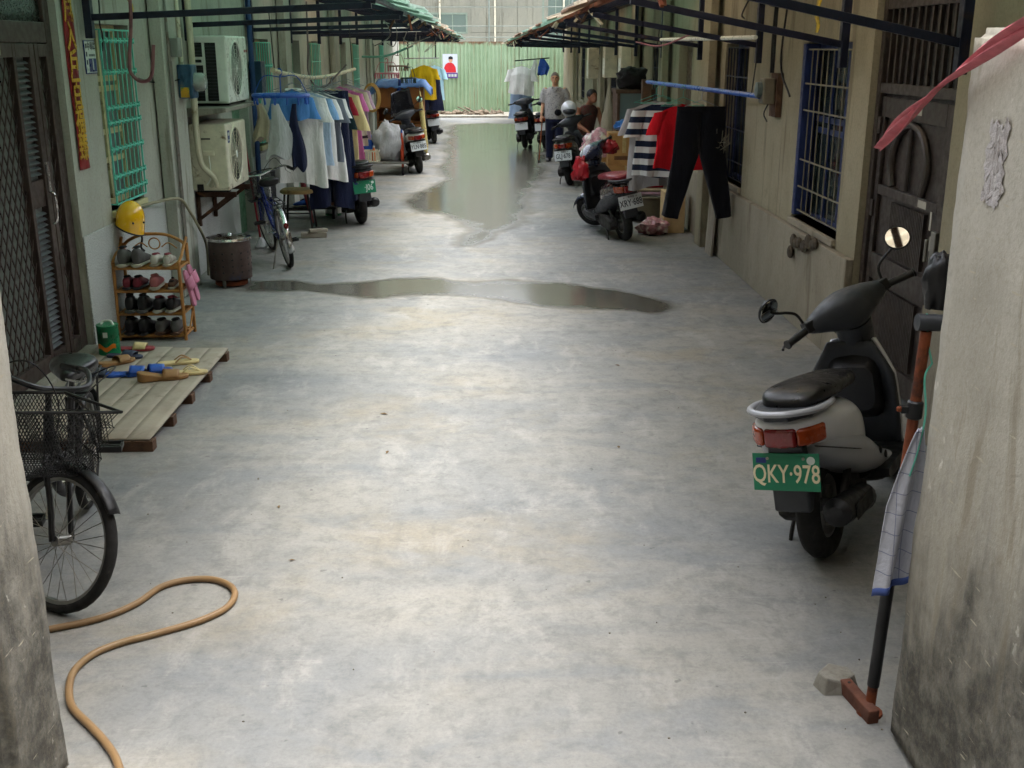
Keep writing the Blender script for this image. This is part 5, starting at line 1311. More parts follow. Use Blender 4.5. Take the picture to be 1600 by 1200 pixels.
shirt('hanging_shirt', 'slate grey shirt with dark hem on the bamboo pole', hp_(12.25, 0.04), rad(-6), C['grey'], .56, .74, seed=7, sl=.26)
shirt('hanging_shirt', 'wide white shirt whose hem shows below the grey shirt', hp_(12.5, 0.0), rad(2), C['white'], .58, .98, seed=8)
shirt('hanging_shirt', 'dark green shirt with long sleeves on the bamboo pole', hp_(12.75, 0.0), rad(-8), C['green'], .54, .72, seed=9, sl=.36)
shirt('hanging_shirt', 'dark red shirt hanging behind the dark green shirt', hp_(12.95, 0.0), rad(4), C['red'], .52, .66, seed=10)
shirt('hanging_shirt', 'cream shirt with long sleeves near the end of the bamboo pole', hp_(13.2, 0.0), rad(-5), C['cream'], .56, .98, seed=11, sl=.42)
shirt('hanging_shirt', 'pink long dress hanging on the bamboo pole', hp_(13.5, 0.0), rad(3), C['pink'], .50, 1.12, seed=12, flare=1.2)
shirt('hanging_shirt', 'mauve grey shirt hanging last on the bamboo pole', hp_(13.85, 0.0), rad(-3), C['mauve'], .52, .66, seed=13)
shirt('hanging_shirt', 'beige shirt second from last on the bamboo pole', hp_(13.68, 0.0), rad(5), C['beige'], .52, .72, seed=14)
trousers('hanging_trousers', 'navy trousers hanging below the white shirts by the green plate scooter', hp_(12.55, .10), 0, C['navy'], .40, 1.28, spread=.02, seed=15, leg=.12)
trousers('hanging_trousers', 'dark navy trousers hanging furthest right under the pink dress', hp_(12.65, .13), rad(6), C['navy'], .36, 1.22, spread=.03, seed=16, leg=.12)

def clip_hanger(label, loc, mt, w_=.40, d=.26, n=12, rz=0, oval=True, group='clip hangers'):
    r = thing('clip_hanger', label, 'hanger', loc, rz, group)
    ring = [Vector((w_ / 2 * math.cos(2 * math.pi * k / 24), d / 2 * math.sin(2 * math.pi * k / 24), -.22)) for k in range(24)]
    MB().tube(ring, .011 if mt is not M_wireb else .022, 8, closed=True).tube([ring[0], ring[12]], .007, 6).tube([ring[6], ring[18]], .007, 6).build('frame', mt, r)
    m = MB().tube(cr([(0, 0, -.05), (.02, 0, 0), (.0, 0, .03), (-.025, 0, .01)], 4), .007, 8)
    for k in (0, 6, 12, 18): m.tube(cr([(0, 0, -.05), ring[k] * .6 + Vector((0, 0, .09)), ring[k]], 3), .005, 6)
    m.build('hook', mt, r)
    c0 = None
    for k in range(n):
        p = Vector((w_ / 2 * math.cos(2 * math.pi * k / n), d / 2 * math.sin(2 * math.pi * k / n), -.23))
        if c0 is None:
            c0 = MB().bar((0, 0, 0), (0, 0, -.075), .018, .012, (1, 0, 0)).bar((0, .01, -.01), (0, -.004, -.075), .016, .006, (1, 0, 0)).build('clip', mt, r, smooth=False); c0.location = p
        else: mesh_copy(c0, 'clip', r, p, (rad(random.uniform(-8, 8)), rad(random.uniform(-8, 8)), random.random() * 3))
    return r
p = on_pole(10.95)
clip_hanger('blue oval clip hanger at the near end of the bamboo pole', (p.x + .0, p.y, p.z + .005), M_wireb, .52, .30, 14, rad(10))
def rag(name, label, loc, w_, h, cl, seed, rz=0, group=None, thick=.06, cat='cloth'):
    ph = random.Random(seed); a, b, c = (ph.uniform(0, 6) for _ in range(3))
    m = MB(); n = 24; rr = []
    for i in range(13):
        t = i / 12; hw = w_ / 2 * (.35 + .65 * min(1, t * 1.8)) * (1 - .12 * math.sin(t * 4 + a))
        rr.append([Vector((hw * math.cos(q) + .02 * math.sin(t * 5 + b), thick * (.3 + .5 * t) * math.sin(q) + .014 * math.sin(q * 4 + c) * t, -h * t + (.03 * math.sin(q * 3 + a) * t))) for q in [2 * math.pi * k / n for k in range(n)]])
    m.loft(rr)
    ob = m.build(name, cl); ob.location = loc; ob.rotation_euler = (0, 0, rz)
    return tag(ob, label, cat, group)
rag('hanging_cloth', 'pale grey vest clipped under the blue oval hanger', (p.x - .02, p.y - .12, p.z - .29), .22, .50, C['lgrey'], 1)
rag('hanging_cloth', 'small beige grey cloth at the left of the blue oval hanger', (p.x - .20, p.y - .03, p.z - .29), .15, .34, C['beige'], 2)
rag('hanging_cloth', 'navy blue socks hanging from the blue oval hanger', (p.x + .14, p.y - .08, p.z - .29), .13, .62, C['navy'], 3)

# ================================================================ LEFT SIDE, MIDDLE
st_ = thing('stool', 'black legged stool with tan padded seat below the shirts', 'stool', (-2.17, 12.6, 0))
MB().loft([[Vector((s_ * .19 * math.copysign(abs(math.cos(a)) ** .6, math.cos(a)), s_ * .17 * math.copysign(abs(math.sin(a)) ** .6, math.sin(a)), z)) for a in [2 * math.pi * k / 28 for k in range(28)]] for s_, z in ((.9, .415), (1, .425), (1.02, .445), (.95, .462), (.4, .468))]).build('seat', mat('tan vinyl', (170, 142, 92), .55, var=.15, dirt=(110, 84, 50)), st_)
for sx in (-1, 1):
    for sy in (-1, 1): MB().tube([(sx * .13, sy * .12, .42), (sx * .17, sy * .15, .006)], .012, 8).build('leg', M_blacks, st_)
MB().tube([(-.15, -.135, .2), (.15, -.135, .2)], .008, 6).tube([(-.15, .135, .2), (.15, .135, .2)], .008, 6).build('stretcher', M_blacks, st_)
wd = MB().box((0, 0, .03), (.28, .10, .06)).box((.05, -.01, .078), (.2, .09, .035), Matrix.Rotation(.2, 3, 'Z')).build('timber_offcut', M_wood, smooth=False, bevel=.008)
wd.location = (-1.92, 12.02, 0); wd.rotation_euler = (0, 0, .15); tag(wd, 'pale timber offcut on the concrete behind the blue bicycle', 'timber')
sh_ = thing('low_shelf', 'low black shelf with odd shoes under the washing', 'shelf', (-2.2, 13.5, 0))
MB().bb(-.35, .35, -.15, .15, .12, .14).build('board', M_blacks, sh_, smooth=False)
for sx in (-.32, .32): MB().bb(sx - .015, sx + .015, -.14, .14, 0, .12).build('leg', M_blacks, sh_, smooth=False)
shoe('shoe', 'brown sandal standing on the low black shelf under the washing', (-2.0, 13.45, .141), 1.4, F_brn, F_slg, F_dk, .95, group=None)
shoe('shoe', 'blue shoe standing on the low black shelf under the washing', (-2.25, 13.45, .141), 1.7, S_blue, F_slg, F_dk, .95, group=None)
ub = thing('folded_umbrella', 'red folded umbrella leaning behind the stool', 'umbrella', (-2.08, 13.05, 0), rot=(rad(-10), rad(-14), 0))
MB().tube([(0, 0, .0), (0, 0, .1), (0, 0, .45), (0, 0, .6)], [.006, .02, .035, .01], 10).build('canopy', S_red, ub); MB().tube([(0, 0, .58), (0, 0, .72), (.03, 0, .76), (.05, 0, .72)], .009, 8).build('handle', M_blacks, ub)
bx = thing('tin_drum', 'green and white tin drum behind the stool', 'drum', (-1.93, 13.7, 0)); MB().lathe([(.10, 0), (.1, .30), (.09, .31), (.001, .31)], 24).build('body', mat('green tin', (40, 120, 76), .4), bx); MB().lathe([(.1015, .03), (.1015, .1)], 24).build('band', M_white, bx)
tag(MB().bb(-2.55, -2.35, 13.62, 13.86, .8, 1.05).build('meter_cabinet', mat('dark blue cabinet', (34, 60, 84), .5), smooth=False, bevel=.008) if False else MB().bb(-2.638, -2.50, 12.62, 12.86, 1.52, 1.86).build('meter_cabinet', mat('dark blue cabinet', (34, 60, 84), .5), smooth=False, bevel=.008), 'dark blue metal cabinet on the left wall past the upper air conditioner', 'cabinet')
tag(MB().tube([(-2.60, 12.62, 0), (-2.60, 12.62, 2.7)], .03, 10).build('drain_pipe', mat('blue plastic pipe', (44, 70, 120), .5)), 'blue plastic drain pipe behind the shirts', 'pipe')
mp = thing('mop', 'mop with red handle leaning on the wall beside the blue bicycle', 'mop', (-2.36, 11.35, 0), rot=(rad(6), rad(-4), 0))
MB().tube([(0, 0, .05), (0, 0, 1.25)], .011, 8).build('handle', mat('red plastic handle', (150, 40, 50), .4), mp); MB().lathe([(.06, .0), (.07, .03), (.03, .1), (.012, .12)], 14).build('head', C['lgrey'], mp)
# flatbed cart
ct = thing('hand_cart', 'flat hand cart loaded with a crate and clothes beside the white scooter', 'cart', (-1.72, 18.35, 0), rad(4))
MB().bb(-.42, .42, -.3, .3, .19, .22).build('bed', M_steel, ct, smooth=False, bevel=.005)
for sx in (-.32, .32):
    for sy in (-.22, .22):
        w_ = MB().cyl((sx - .02, sy, .07), (sx + .02, sy, .07), .07, n=18).build('caster', M_rubber, ct); MB().bar((sx, sy, .09), (sx, sy, .19), .05, .03).build('caster_fork', mat('orange steel', (170, 70, 40), .5), w_, smooth=False)
MB().tube(cr([(-.42, -.28, .2), (-.43, -.28, .9), (-.43, 0, .98), (-.43, .28, .9), (-.42, .28, .2)], 5), .014, 8).build('push_handle', M_steel, ct)
ck = thing('plastic_crate', 'cream slatted crate with bottles on the hand cart', 'crate', (-1.93, 18.18, .221))
MB().bb(-.17, .17, -.12, .12, 0, .012).bb(-.17, .17, -.12, -.112, .16, .185).bb(-.17, .17, .112, .12, .16, .185).bb(-.17, -.162, -.112, .112, .16, .185).bb(.162, .17, -.112, .112, .16, .185).build('frame', M_cream, ck, smooth=False)
for k in range(9):
    for sy in (-1, 1): MB().bb(-.17 + k * .0405, -.15 + k * .0405, sy * .116 - .003, sy * .116 + .003, .012, .16).build('slat', M_cream, ck, smooth=False)
def bottle(label, loc, mt, capm, h=.24, r_=.035, cat='bottle'):
    b = thing('bottle', label, cat, loc); MB().lathe([(r_ * .9, 0), (r_, .01), (r_, h * .62), (r_ * .45, h * .82), (r_ * .4, h * .9)], 16).build('body', mt, b); MB().lathe([(r_ * .48, h * .9), (r_ * .48, h), (.001, h)], 14).build('cap', capm, b)
bottle('orange capped bottle standing in the cream crate', (-1.85, 18.15, .234), mat('orange bottle', (206, 110, 40), .4), M_white)
bottle('brown bottle standing in the cream crate', (-2.02, 18.16, .234), mat('brown bottle', (120, 66, 40), .3), M_orl, .2)
bottle('red capped bottle on the bed of the hand cart', (-1.40, 18.30, .221), mat('red cap bottle', (190, 70, 40), .3), S_blue, .5, .03)
def heap(name, label, loc, r_, cl, seed, cat='cloth', group=None, fl=1.0, bump=.35):
    m = MB(); n, q = 28, 16; rr = []
    for i in range(q + 1):
        a = -math.pi / 2 + math.pi * i / q; ring = []
        for k in range(n):
            b = 2 * math.pi * k / n; d = Vector((math.cos(a) * math.cos(b), math.cos(a) * math.sin(b), math.sin(a)))
            f_ = 1 + bump * mnoise.fractal(d * 1.9 + Vector((seed, seed * 2, 0)), 1.0, 2.0, 4)
            v = Vector((d.x * r_[0] * f_, d.y * r_[1] * f_, max(-r_[2] * .82, d.z * r_[2] * f_)))
            ring.append(v + Vector((0, 0, r_[2] * .82)))
        rr.append(ring)
    m.loft(rr); ob = m.build(name, cl, ang=70); ob.location = loc; return tag(ob, label, cat, group)
heap('clothes_pile', 'pile of pale grey clothes heaped on the hand cart', (-1.62, 18.45, .221), (.26, .22, .32), cloth('grey pile cloth', (176, 178, 182)), 3.0, 'clothes')
heap('plastic_sack', 'blue plastic sack at the left of the hand cart pile', (-1.98, 18.48, .221), (.12, .10, .22), S_blue, 5.0, 'sack')
rag('hanging_cloth', 'grey towel draped from the cart handle beside the pink dress', (-2.15, 18.2, 1.0), .22, .55, C['mgrey'], 21)
wm = thing('white_appliance', 'grey white machine standing behind the clothes pile', 'machine', (-2.4, 19.4, 0)); MB().bb(-.2, .2, -.22, .22, .02, .82).build('casing', M_cream, wm, smooth=False, bevel=.02); MB().bb(-.18, .18, -.235, -.223, .64, .78).build('panel', M_dgrey, wm, smooth=False); MB().bb(-.19, .19, -.2, .2, .822, .84).build('lid', M_white, wm, smooth=False, bevel=.008); 
for sx in (-.16, .16): MB().bb(sx - .02, sx + .02, -.2, .2, 0, .019).build('foot', M_blacks, wm, smooth=False)
# cabinet
cb = thing('wooden_cabinet', 'orange brown wooden cabinet with tarp on top by the white scooter', 'cabinet', (-1.62, 21.2, 0))
MB().bb(-.44, -.42, -.22, .22, 0, 1.36).bb(.42, .44, -.22, .22, 0, 1.36).bb(-.42, .42, .2, .22, 0, 1.36).bb(-.42, .42, -.22, .199, 1.34, 1.36).bb(-.42, .42, -.22, .199, .06, .08).build('carcass', M_woodb, cb, smooth=False, bevel=.003)
for z in (.38, .66, .92): MB().bb(-.42, .42, -.21, .199, z, z + .02).build('shelf', M_woodb, cb, smooth=False)
MB().bb(-.419, -.005, -.235, -.222, .09, .64).bb(.005, .419, -.235, -.222, .09, .64).build('door_pair', M_woodb, cb, smooth=False, bevel=.003)
MB().bb(-.419, .419, -.235, -.222, .945, 1.33).build('drop_front', M_woodb, cb, smooth=False, bevel=.003)
tm = MB(); tm.grid(lambda u, v: Vector(((u - .5) * 1.15, (v - .5) * .62, .04 + .05 * mnoise.noise(Vector((u * 5, v * 4, 1))) - (.16 * max(0, abs(u - .5) * 2 - .76) / .24 + .12 * max(0, abs(v - .5) * 2 - .75) / .25) + .03 * mnoise.noise(Vector((u * 13, v * 11, 4))))), 40, 22)
t_ = tm.build('tarpaulin', mat('blue tarpaulin', (84, 124, 180), .4, var=.25, scale=6), solid=.004, fix=False); t_.location = (-1.60, 21.2, 1.385); tag(t_, 'crumpled blue tarpaulin laid over the wooden cabinet', 'tarpaulin')
rag('tarpaulin_roll', 'dark blue cloth roll hanging down in front of the cabinet', (-1.63, 20.93, 1.45), .11, .45, cloth('cloth dark blue', (40, 62, 116)), 31, cat='cloth', thick=.05)
m = MB()
for k in range(4): m.tube([(.13 * (1 + .06 * k) * math.cos(2 * math.pi * q / 24) + .006 * k, .012 * k, .22 * (1 + .05 * k) * math.sin(2 * math.pi * q / 24)) for q in range(24)], .012, 8, closed=True)
hc = m.build('hose_coil', mat('yellow hose', (188, 150, 78), .45)); hc.location = (-2.12, 20.6, 1.13); tag(hc, 'coil of yellow hose hanging left of the wooden cabinet', 'hose')
MB().tube([(0, 0, .23), (0, 0, 1.2)], .004, 5).build('cord', M_blacks, hc)
fu = thing('folded_parasol', 'folded floral parasol standing at the right of the cabinet', 'parasol', (-1.13, 20.85, 0), rot=(0, rad(-5), 0))
MB().tube([(0, 0, .1), (0, 0, .25), (0, 0, .9), (0, 0, 1.25)], [.02, .05, .045, .012], 12).build('canopy', cloth('floral cloth', (196, 184, 120), (150, 90, 60)), fu); MB().tube([(0, 0, 0), (0, 0, .12)], .008, 6).tube([(0, 0, 1.24), (0, 0, 1.34)], .006, 6).build('shaft', M_steel, fu)
# hanging clutter under the left eave
hl = thing('hanging_line', 'teal bent pole with hangers under the left awning', 'pole', (-1.8, 19.2, 1.92)); MB().tube(cr([(-.3, 0, -.06), (0, 0, -.06), (.2, .1, -.02), (.55, .2, .12)], 5), .018, 8).build('tube', mat('teal painted tube', (86, 142, 126), .5), hl)
for sx in (-.2, .3): MB().tube([(sx, 0.05, -.03), (sx, .05, .5)], .004, 5).build('cord', M_blacks, hl)
clip_hanger('pink clip hanger in the bundle above the cabinet', (-1.72, 19.6, 1.80), M_wirep, .42, .3, 12, .3)
clip_hanger('brown clip hanger tangled above the pink one', (-1.55, 19.8, 1.92), mat('brown plastic', (120, 86, 70), .5), .4, .3, 10, 1.0)
clip_hanger('green black clip hanger at the right of the bundle', (-1.36, 19.7, 1.72), mat('dark green plastic', (40, 60, 56), .5), .3, .25, 10, 2.0)
# yellow shirt row
yp = thing('washing_bar', 'thin steel bar holding the yellow shirt on the left', 'pole', (-1.35, 23, 1.80)); MB().tube([(-.3, -.1, 0), (.35, .9, 0)], .012, 8).build('bar', M_steel, yp)
for t in (.1, .9): MB().tube([(-.3 + .65 * t, -.1 + t, 0), (-.3 + .65 * t, -.1 + t, .55)], .012, 6).build('strap', M_blacks, yp)
shirt('hanging_shirt', 'mustard yellow shirt hanging alone under the left awning', (-1.27, 23.1, 1.765), 0, C['yellow'], .48, .66, .10, seed=21, group='washing far left')
shirt('hanging_shirt', 'light blue shirt hanging just behind the yellow shirt', (-1.08, 23.6, 1.75), rad(35), C['cyan'], .46, .72, .10, seed=22, group='washing far left')
trousers('hanging_trousers', 'dark shorts hanging below the yellow shirt', (-1.20, 23.35, 1.55), 0, C['navy'], .46, .68, spread=.03, seed=23, group='washing far left', leg=.16)
rag('hanging_cloth', 'dark red cloth hanging below the yellow shirt', (-1.42, 23.2, 1.55), .2, .62, C['red'], 33)
for i, (px, label) in enumerate(((-1.0, 'stray wire hooks under the left awning edge'),)):
    m = MB(); rnd = random.Random(8)
    for k in range(7):
        y = 12 + k * 1.7; x = -.95 - rnd.uniform(0, .7); z = 2.22
        m.tube(cr([(x, y, z + .1), (x + rnd.uniform(-.1, .1), y, z - rnd.uniform(0, .15)), (x + rnd.uniform(-.2, .2), y + .05, z - rnd.uniform(.1, .3)), (x + rnd.uniform(-.2, .3), y + .1, z - rnd.uniform(0, .2))], 4), .006, 5)
    o = m.build('wire_hooks', M_steel); tag(o, label, 'wire', kind='stuff')

# ================================================================ RIGHT SIDE
def sc_part_world(root, S, p):
    return root.matrix_basis @ S @ Vector(p)
rp = thing('blue_pole', 'blue plastic pipe pole with trousers and shirts on the right', 'pole', (2.19, 9.0, 1.63))
b0, b1 = Vector((2.19, 9.0, 1.632)), Vector((1.80, 12.6, 1.64))
MB().tube([Vector((0, 0, 0)), b1 - b0], .021, 12).build('pipe', mat('blue plastic pipe bright', (44, 92, 178), .35, var=.1, dirt=(80, 110, 160)), rp)
MB().cyl((0, 0, 0), (-.0005, -.004, 0), .017, n=12).build('pipe_end', M_blacks, rp)
for t in (.05, .93):
    q = (b1 - b0) * t; MB().tube([q, q + Vector((.05, 0, .6))], .005, 5).build('cord', M_blacks, rp)
def on_b(y): t = (y - b0.y) / (b1.y - b0.y); p = b0 + (b1 - b0) * t; return p
def hb_(y, dx=0): p = on_b(y); return (p.x + dx, p.y, p.z - .055)
G2 = 'washing on the blue pole'
trousers('hanging_trousers', 'black trousers hanging with spread legs on the blue pole', hb_(10.2, -.10), 0, C['black'], .44, .99, spread=.13, seed=41, group=G2, leg=.075, hang=M_wire, crotch=.42)
shirt('hanging_shirt', 'bright red shirt hanging behind the black trousers', hb_(10.7, -.13), rad(4), C['bred'], .52, .60, .10, seed=42, group=G2, hang=M_wireg)
shirt('hanging_shirt', 'navy and white striped shirt hanging left of the red one', hb_(11.1, -.22), rad(-10), cloth('striped cloth', (196, 198, 196), (26, 36, 56), stripes=8.5), .54, .70, .10, seed=43, group=G2, hang=M_wireg, sl=.28)
shirt('hanging_shirt', 'grey shirt hanging at the far left behind the stripes', hb_(11.35, -.22), rad(-6), C['mgrey'], .54, .86, .10, seed=44, group=G2, hang=M_wireg, sl=.28)
# red bags on scooter two
bpy.context.view_layer.update()
for s_, lab, sz in ((-1, 'red plastic bag tied on the left grip of the maroon seat scooter', (.085, .08, .13)), (1, 'red cloth bag tied on the right grip of the maroon seat scooter', (.10, .07, .085))):
    w = sc_part_world(sc2, S2, (s_ * .30, .59, .915))
    heap('plastic_bag', lab, (w.x, w.y - .01, w.z - .17), sz, mat('red plastic film', (150, 28, 38), .4, var=.3), 7.0 + s_, 'bag', bump=.5)
# silver helmet on GLJ
w = sc_part_world(sc3, S3, (0, .63, 1.0))
he = thing('crash_helmet', 'silver round crash helmet resting on the grey scooter handlebar', 'helmet', (w.x, w.y, w.z + .0))
MB().ell((0, 0, .11), (.125, .14, .125), 22, 14).build('shell', M_silver, he); MB().ell((0, -.06, .08), (.105, .1, .06), 18, 10).build('visor', M_dgrey, he); 
M_pbag = mat('pink clear bag', (196, 142, 152), .3, var=.4, scale=7, dirt=(220, 214, 204), dlo=.5, dhi=.6)
# cabinet, boxes, bags
dk = thing('glass_cabinet', 'dark wooden cabinet with dusty glass behind the parked scooters', 'cabinet', (1.98, 15.25, 0))
MB().bb(-.24, -.20, -.3, .3, 0, 1.42).bb(.20, .24, -.3, .3, 0, 1.42).bb(-.2, .2, .28, .3, 0, 1.42).bb(-.26, .26, -.31, .31, 1.421, 1.47).bb(-.2, .2, -.3, .279, .02, .06).bb(-.2, .2, -.3, .279, .84, .88).build('carcass', M_woodd, dk, smooth=False, bevel=.005)
MB().bb(-.199, .199, -.285, -.28, .88, 1.42).build('glass', M_glassf, dk, smooth=False)
tag(MB().bb(-.06, .06, -.05, .05, 0, 1.62).build('timber_post', M_woodd, smooth=False, bevel=.006), 'dark brown timber post between the boxes and the striped shirt', 'post').location = (2.02, 14.2, 0)
def carton(label, loc, d, rz=0):
    r = thing('carton', label, 'box', loc, rz, 'cartons by the right wall')
    MB().bb(-d[0] / 2, d[0] / 2, -d[1] / 2, d[1] / 2, 0, d[2]).build('box', M_card, r, smooth=False, bevel=.004)
    MB().bb(-.025, .025, -d[1] / 2 - .0015, d[1] / 2 + .0015, d[2] * .4, d[2] + .0015).build('tape', mat('packing tape', (186, 160, 110), .3), r, smooth=False)
    MB().bb(-d[0] * .3, d[0] * .3, -d[1] / 2 - .002, -d[1] / 2 - .001, d[2] * .18, d[2] * .3).build('print', mat('brown print', (104, 70, 44), .8), r, smooth=False)
carton('large brown carton, lower of the stack by the dark post', (1.82, 14.65, 0), (.46, .4, .52), .05)
carton('brown carton stacked on top beside the dark post', (1.80, 14.66, .521), (.42, .38, .42), -.04)
carton('flattened brown carton beside the handlebar of the maroon seat scooter', (1.70, 13.9, 0), (.30, .3, .40), .3)
heap('plastic_sack', 'bright blue plastic sack on top of the stacked cartons', (1.86, 14.62, .942), (.17, .14, .09), mat('blue film', (40, 104, 176), .35, var=.2), 11.0, 'sack')
heap('plastic_sack', 'pink and clear plastic sack beside the brown cartons', (1.50, 14.9, .60), (.22, .18, .18), M_pbag, 12.0, 'sack', bump=.5)
sb_ = thing('sack_stool', 'wooden crate under the pink sack beside the cartons', 'crate', (1.50, 14.95, 0)); MB().bb(-.18, .18, -.16, .16, 0, .6).build('crate', M_card, sb_, smooth=False, bevel=.005); 
for z in (.1, .3, .5): MB().bb(-.182, .182, -.166, -.161, z - .04, z + .04).build('slat', M_wood, sb_, smooth=False)
heap('cloth_bundle', 'dark bundle piled on the glass cabinet', (1.95, 15.2, 1.471), (.2, .18, .16), cloth('cloth charcoal', (38, 34, 34)), 13.0, 'bundle')
heap('straw_sack', 'pale woven sack leaning on the dark bundle', (1.72, 15.55, 1.471 - 1.4), (.13, .12, .75), cloth('cloth hessian', (150, 140, 120)), 14.0, 'sack', bump=.2)
bs = thing('washing_basin', 'pale plastic basin of folded clothes behind the maroon seat scooter', 'basin', (1.92, 13.1, 0)); MB().lathe([(.17, 0), (.18, .01), (.24, .30), (.26, .31), (.25, .32), (.23, .3), (.17, .03), (.001, .02)], 28).build('bowl', mat('olive basin', (112, 106, 88), .5), bs)
for k, (cc, lab) in enumerate(((C['mauve'], 'mauve folded cloth'), (C['beige'], 'beige folded cloth'), (C['red'], 'dull red folded cloth'), (C['white'], 'white folded cloth'))):
    o = MB().bb(-.17 + .01 * k, .17 - .01 * k, -.13, .13, 0, .045).build('folded_cloth', cc, bevel=.02, seg=3); o.location = (1.92 + .01 * k, 13.1, .322 + .047 * k); tag(o, lab + ' in the pile on the plastic basin', 'cloth', 'folded cloths on the basin')
tag(MB().bb(-.12, .12, -.14, .14, 0, .46).build('beige_panel_box', mat('beige board', (190, 164, 120), .7), smooth=False, bevel=.006), 'beige box against the right wall left of the black trousers', 'box').location = (2.10, 12.35, 0)
heap('plastic_bag', 'white and pink plastic bag on the floor before the beige box', (1.86, 12.15, 0), (.16, .14, .10), M_pbag, 15.0, 'bag', bump=.45)
for k in range(5):
    pass
# wall boxes and pale units further along the right wall
for (y, z, h, lab) in ((17.6, 1.55, .5, 'white wall unit over the cabinets on the right wall'), (20.0, 1.5, .55, 'pale grey wall unit further along the right wall'), (23.2, 1.4, .6, 'cream wall unit near the far end of the right wall')):
    u_ = thing('wall_unit', lab, 'cabinet', (2.19, y, z), group='units on the right wall'); MB().bb(-.12, .10, -.2, .2, 0, h).build('casing', M_cream, u_, smooth=False, bevel=.012); MB().bb(-.124, -.1205, -.16, .16, .05, h * .6).build('door', M_white, u_, smooth=False, bevel=.001)
em = thing('electric_meter', 'grubby grey meter with cables on the right wall by the blue window', 'meter box', (2.298, 8.98, 1.47))
MB().bb(-.0, .05, -.10, .10, 0, .34).build('backboard', M_woodd, em, smooth=False, bevel=.004); MB().bb(-.10, -.001, -.075, .075, .10, .30).build('case', mat('grubby grey case', (120, 114, 98), .5, dirt=(60, 54, 44), dlo=.5, dhi=.65), em, smooth=False, bevel=.015); MB().lathe([(.06, 0), (.06, .04), (.001, .05)], 20, Matrix.Translation((-.10, 0, .21)) @ Matrix.Rotation(rad(-90), 4, 'Y')).build('dial_glass', M_glassf, em)
MB().tube(cr([(-.02, .03, .34), (-.02, .04, .7), (.0, .02, 1.2)], 4), .01, 6).tube(cr([(-.02, -.03, .34), (-.02, -.03, .8), (0, -.02, 1.2)], 4), .01, 6).tube(cr([(-.03, .02, .1), (-.05, .06, .02), (-.03, .02, -.04)], 4), .006, 6).build('cables', M_blacks, em)
m = MB(); 
for (a, b, c) in (((2.28, 8.6, 2.5), (2.27, 8.7, 1.9), (2.29, 8.45, 1.65)), ((2.29, 9.5, 2.6), (2.2, 9.8, 2.3), (2.28, 10.1, 2.25)), ((2.28, 9.2, 2.6), (2.2, 9.0, 2.35), (2.28, 8.75, 2.3))): m.tube(cr([a, b, c], 6), .008, 6)
tag(m.build('wall_cables', M_blacks), 'loose black cables on the right wall above the meter', 'cables')
tag(MB().tube([(1.98, 8.35, 2.075), (1.78, 11.6, 2.08)], .016, 8).build('white_tube', M_white), 'thin white tube lying under the right awning struts', 'tube')
tag(MB().tube(cr([(1.7, 9.3, 2.12), (1.62, 10.6, 2.02), (1.58, 12.0, 2.06)], 6), .008, 6).build('slung_line', mat('pink cord', (150, 70, 86), .5)), 'dull pink cord slung under the right awning', 'cord')
for (x, y, z, lab) in ((2.24, 7.72, 2.06, 'yellow paper charm hanging above the blue window grille'), (-2.50, 8.15, 2.2, 'yellow paper charm hanging above the turquoise window')):
    m = MB(); m.grid(lambda u, v: Vector((.01 * math.sin(v * 9), .11 * (u - .5) * (1 - .4 * v) + .01 * math.sin(v * 7), -.26 * v + .3)), 4, 10)
    o = m.build('paper_charm', mat('yellow paper', (196, 166, 40), .6, var=.4, scale=30, dirt=(150, 60, 40), dlo=.6, dhi=.66), solid=.003, fix=False); o.location = (x, y, z); tag(o, lab, 'charm')
# lace / vines behind the trousers: dry twigs on the window ledge
m = MB(); rnd = random.Random(3)
for k in range(26): m.tube(cr([(2.30, 10.6, .80 + rnd.random() * .1), (2.24 - rnd.random() * .1, 10.5 - rnd.random() * .3, 1.0 + rnd.random() * .15), (2.18 - rnd.random() * .1, 10.3 - rnd.random() * .5, 1.1 + rnd.random() * .2)], 3), .003, 4)
tag(m.build('dry_twigs', mat('pale dry twig', (130, 124, 104), .8)), 'bundle of dry twigs stuck in the second right window', 'twigs')
ch_ = thing('plank_pile', 'old planks leaning by the second right window', 'planks', (2.24, 10.9, 0))
for k in range(3): MB().bar((.0, -.1 + .1 * k, 0.0), (.05, -.06 + .1 * k, .9 + .12 * k), .09, .02, (1, 0, 0)).build('plank', M_wood, ch_, smooth=False)

# far right washing
wl = thing('washing_bar', 'dark bar holding the white washing at the far right', 'pole', (.85, 26, 1.72)); MB().tube([(-.2, 0, 0), (.6, .2, .06)], .014, 8).build('bar', M_blacks, wl)
for t in (-.1, .1): MB().tube([(t, 0, 0), (t, 0, .45)], .005, 5).build('cord', M_blacks, wl)
shirt('hanging_shirt', 'white shirt hanging at the far right before the green fence', (.80, 25.9, 1.70), 0, C['white'], .58, .62, .16, seed=51, group='washing far right', sl=.28)
shirt('hanging_shirt', 'long pale blue dress hanging below the white shirt', (.80, 26.2, 1.60), 0, cloth('cloth pale blue', (168, 190, 224)), .5, 1.12, .16, seed=52, group='washing far right', flare=1.2, sl=.12)
rag('hanging_cloth', 'small bright blue cloth pegged right of the white washing', (1.30, 26.1, 1.76), .26, .34, S_blue, 53, thick=.02)
rag('hanging_cloth', 'small white cloth pegged beside the blue cloth', (1.10, 26.1, 1.74), .16, .38, C['white'], 54, thick=.02)
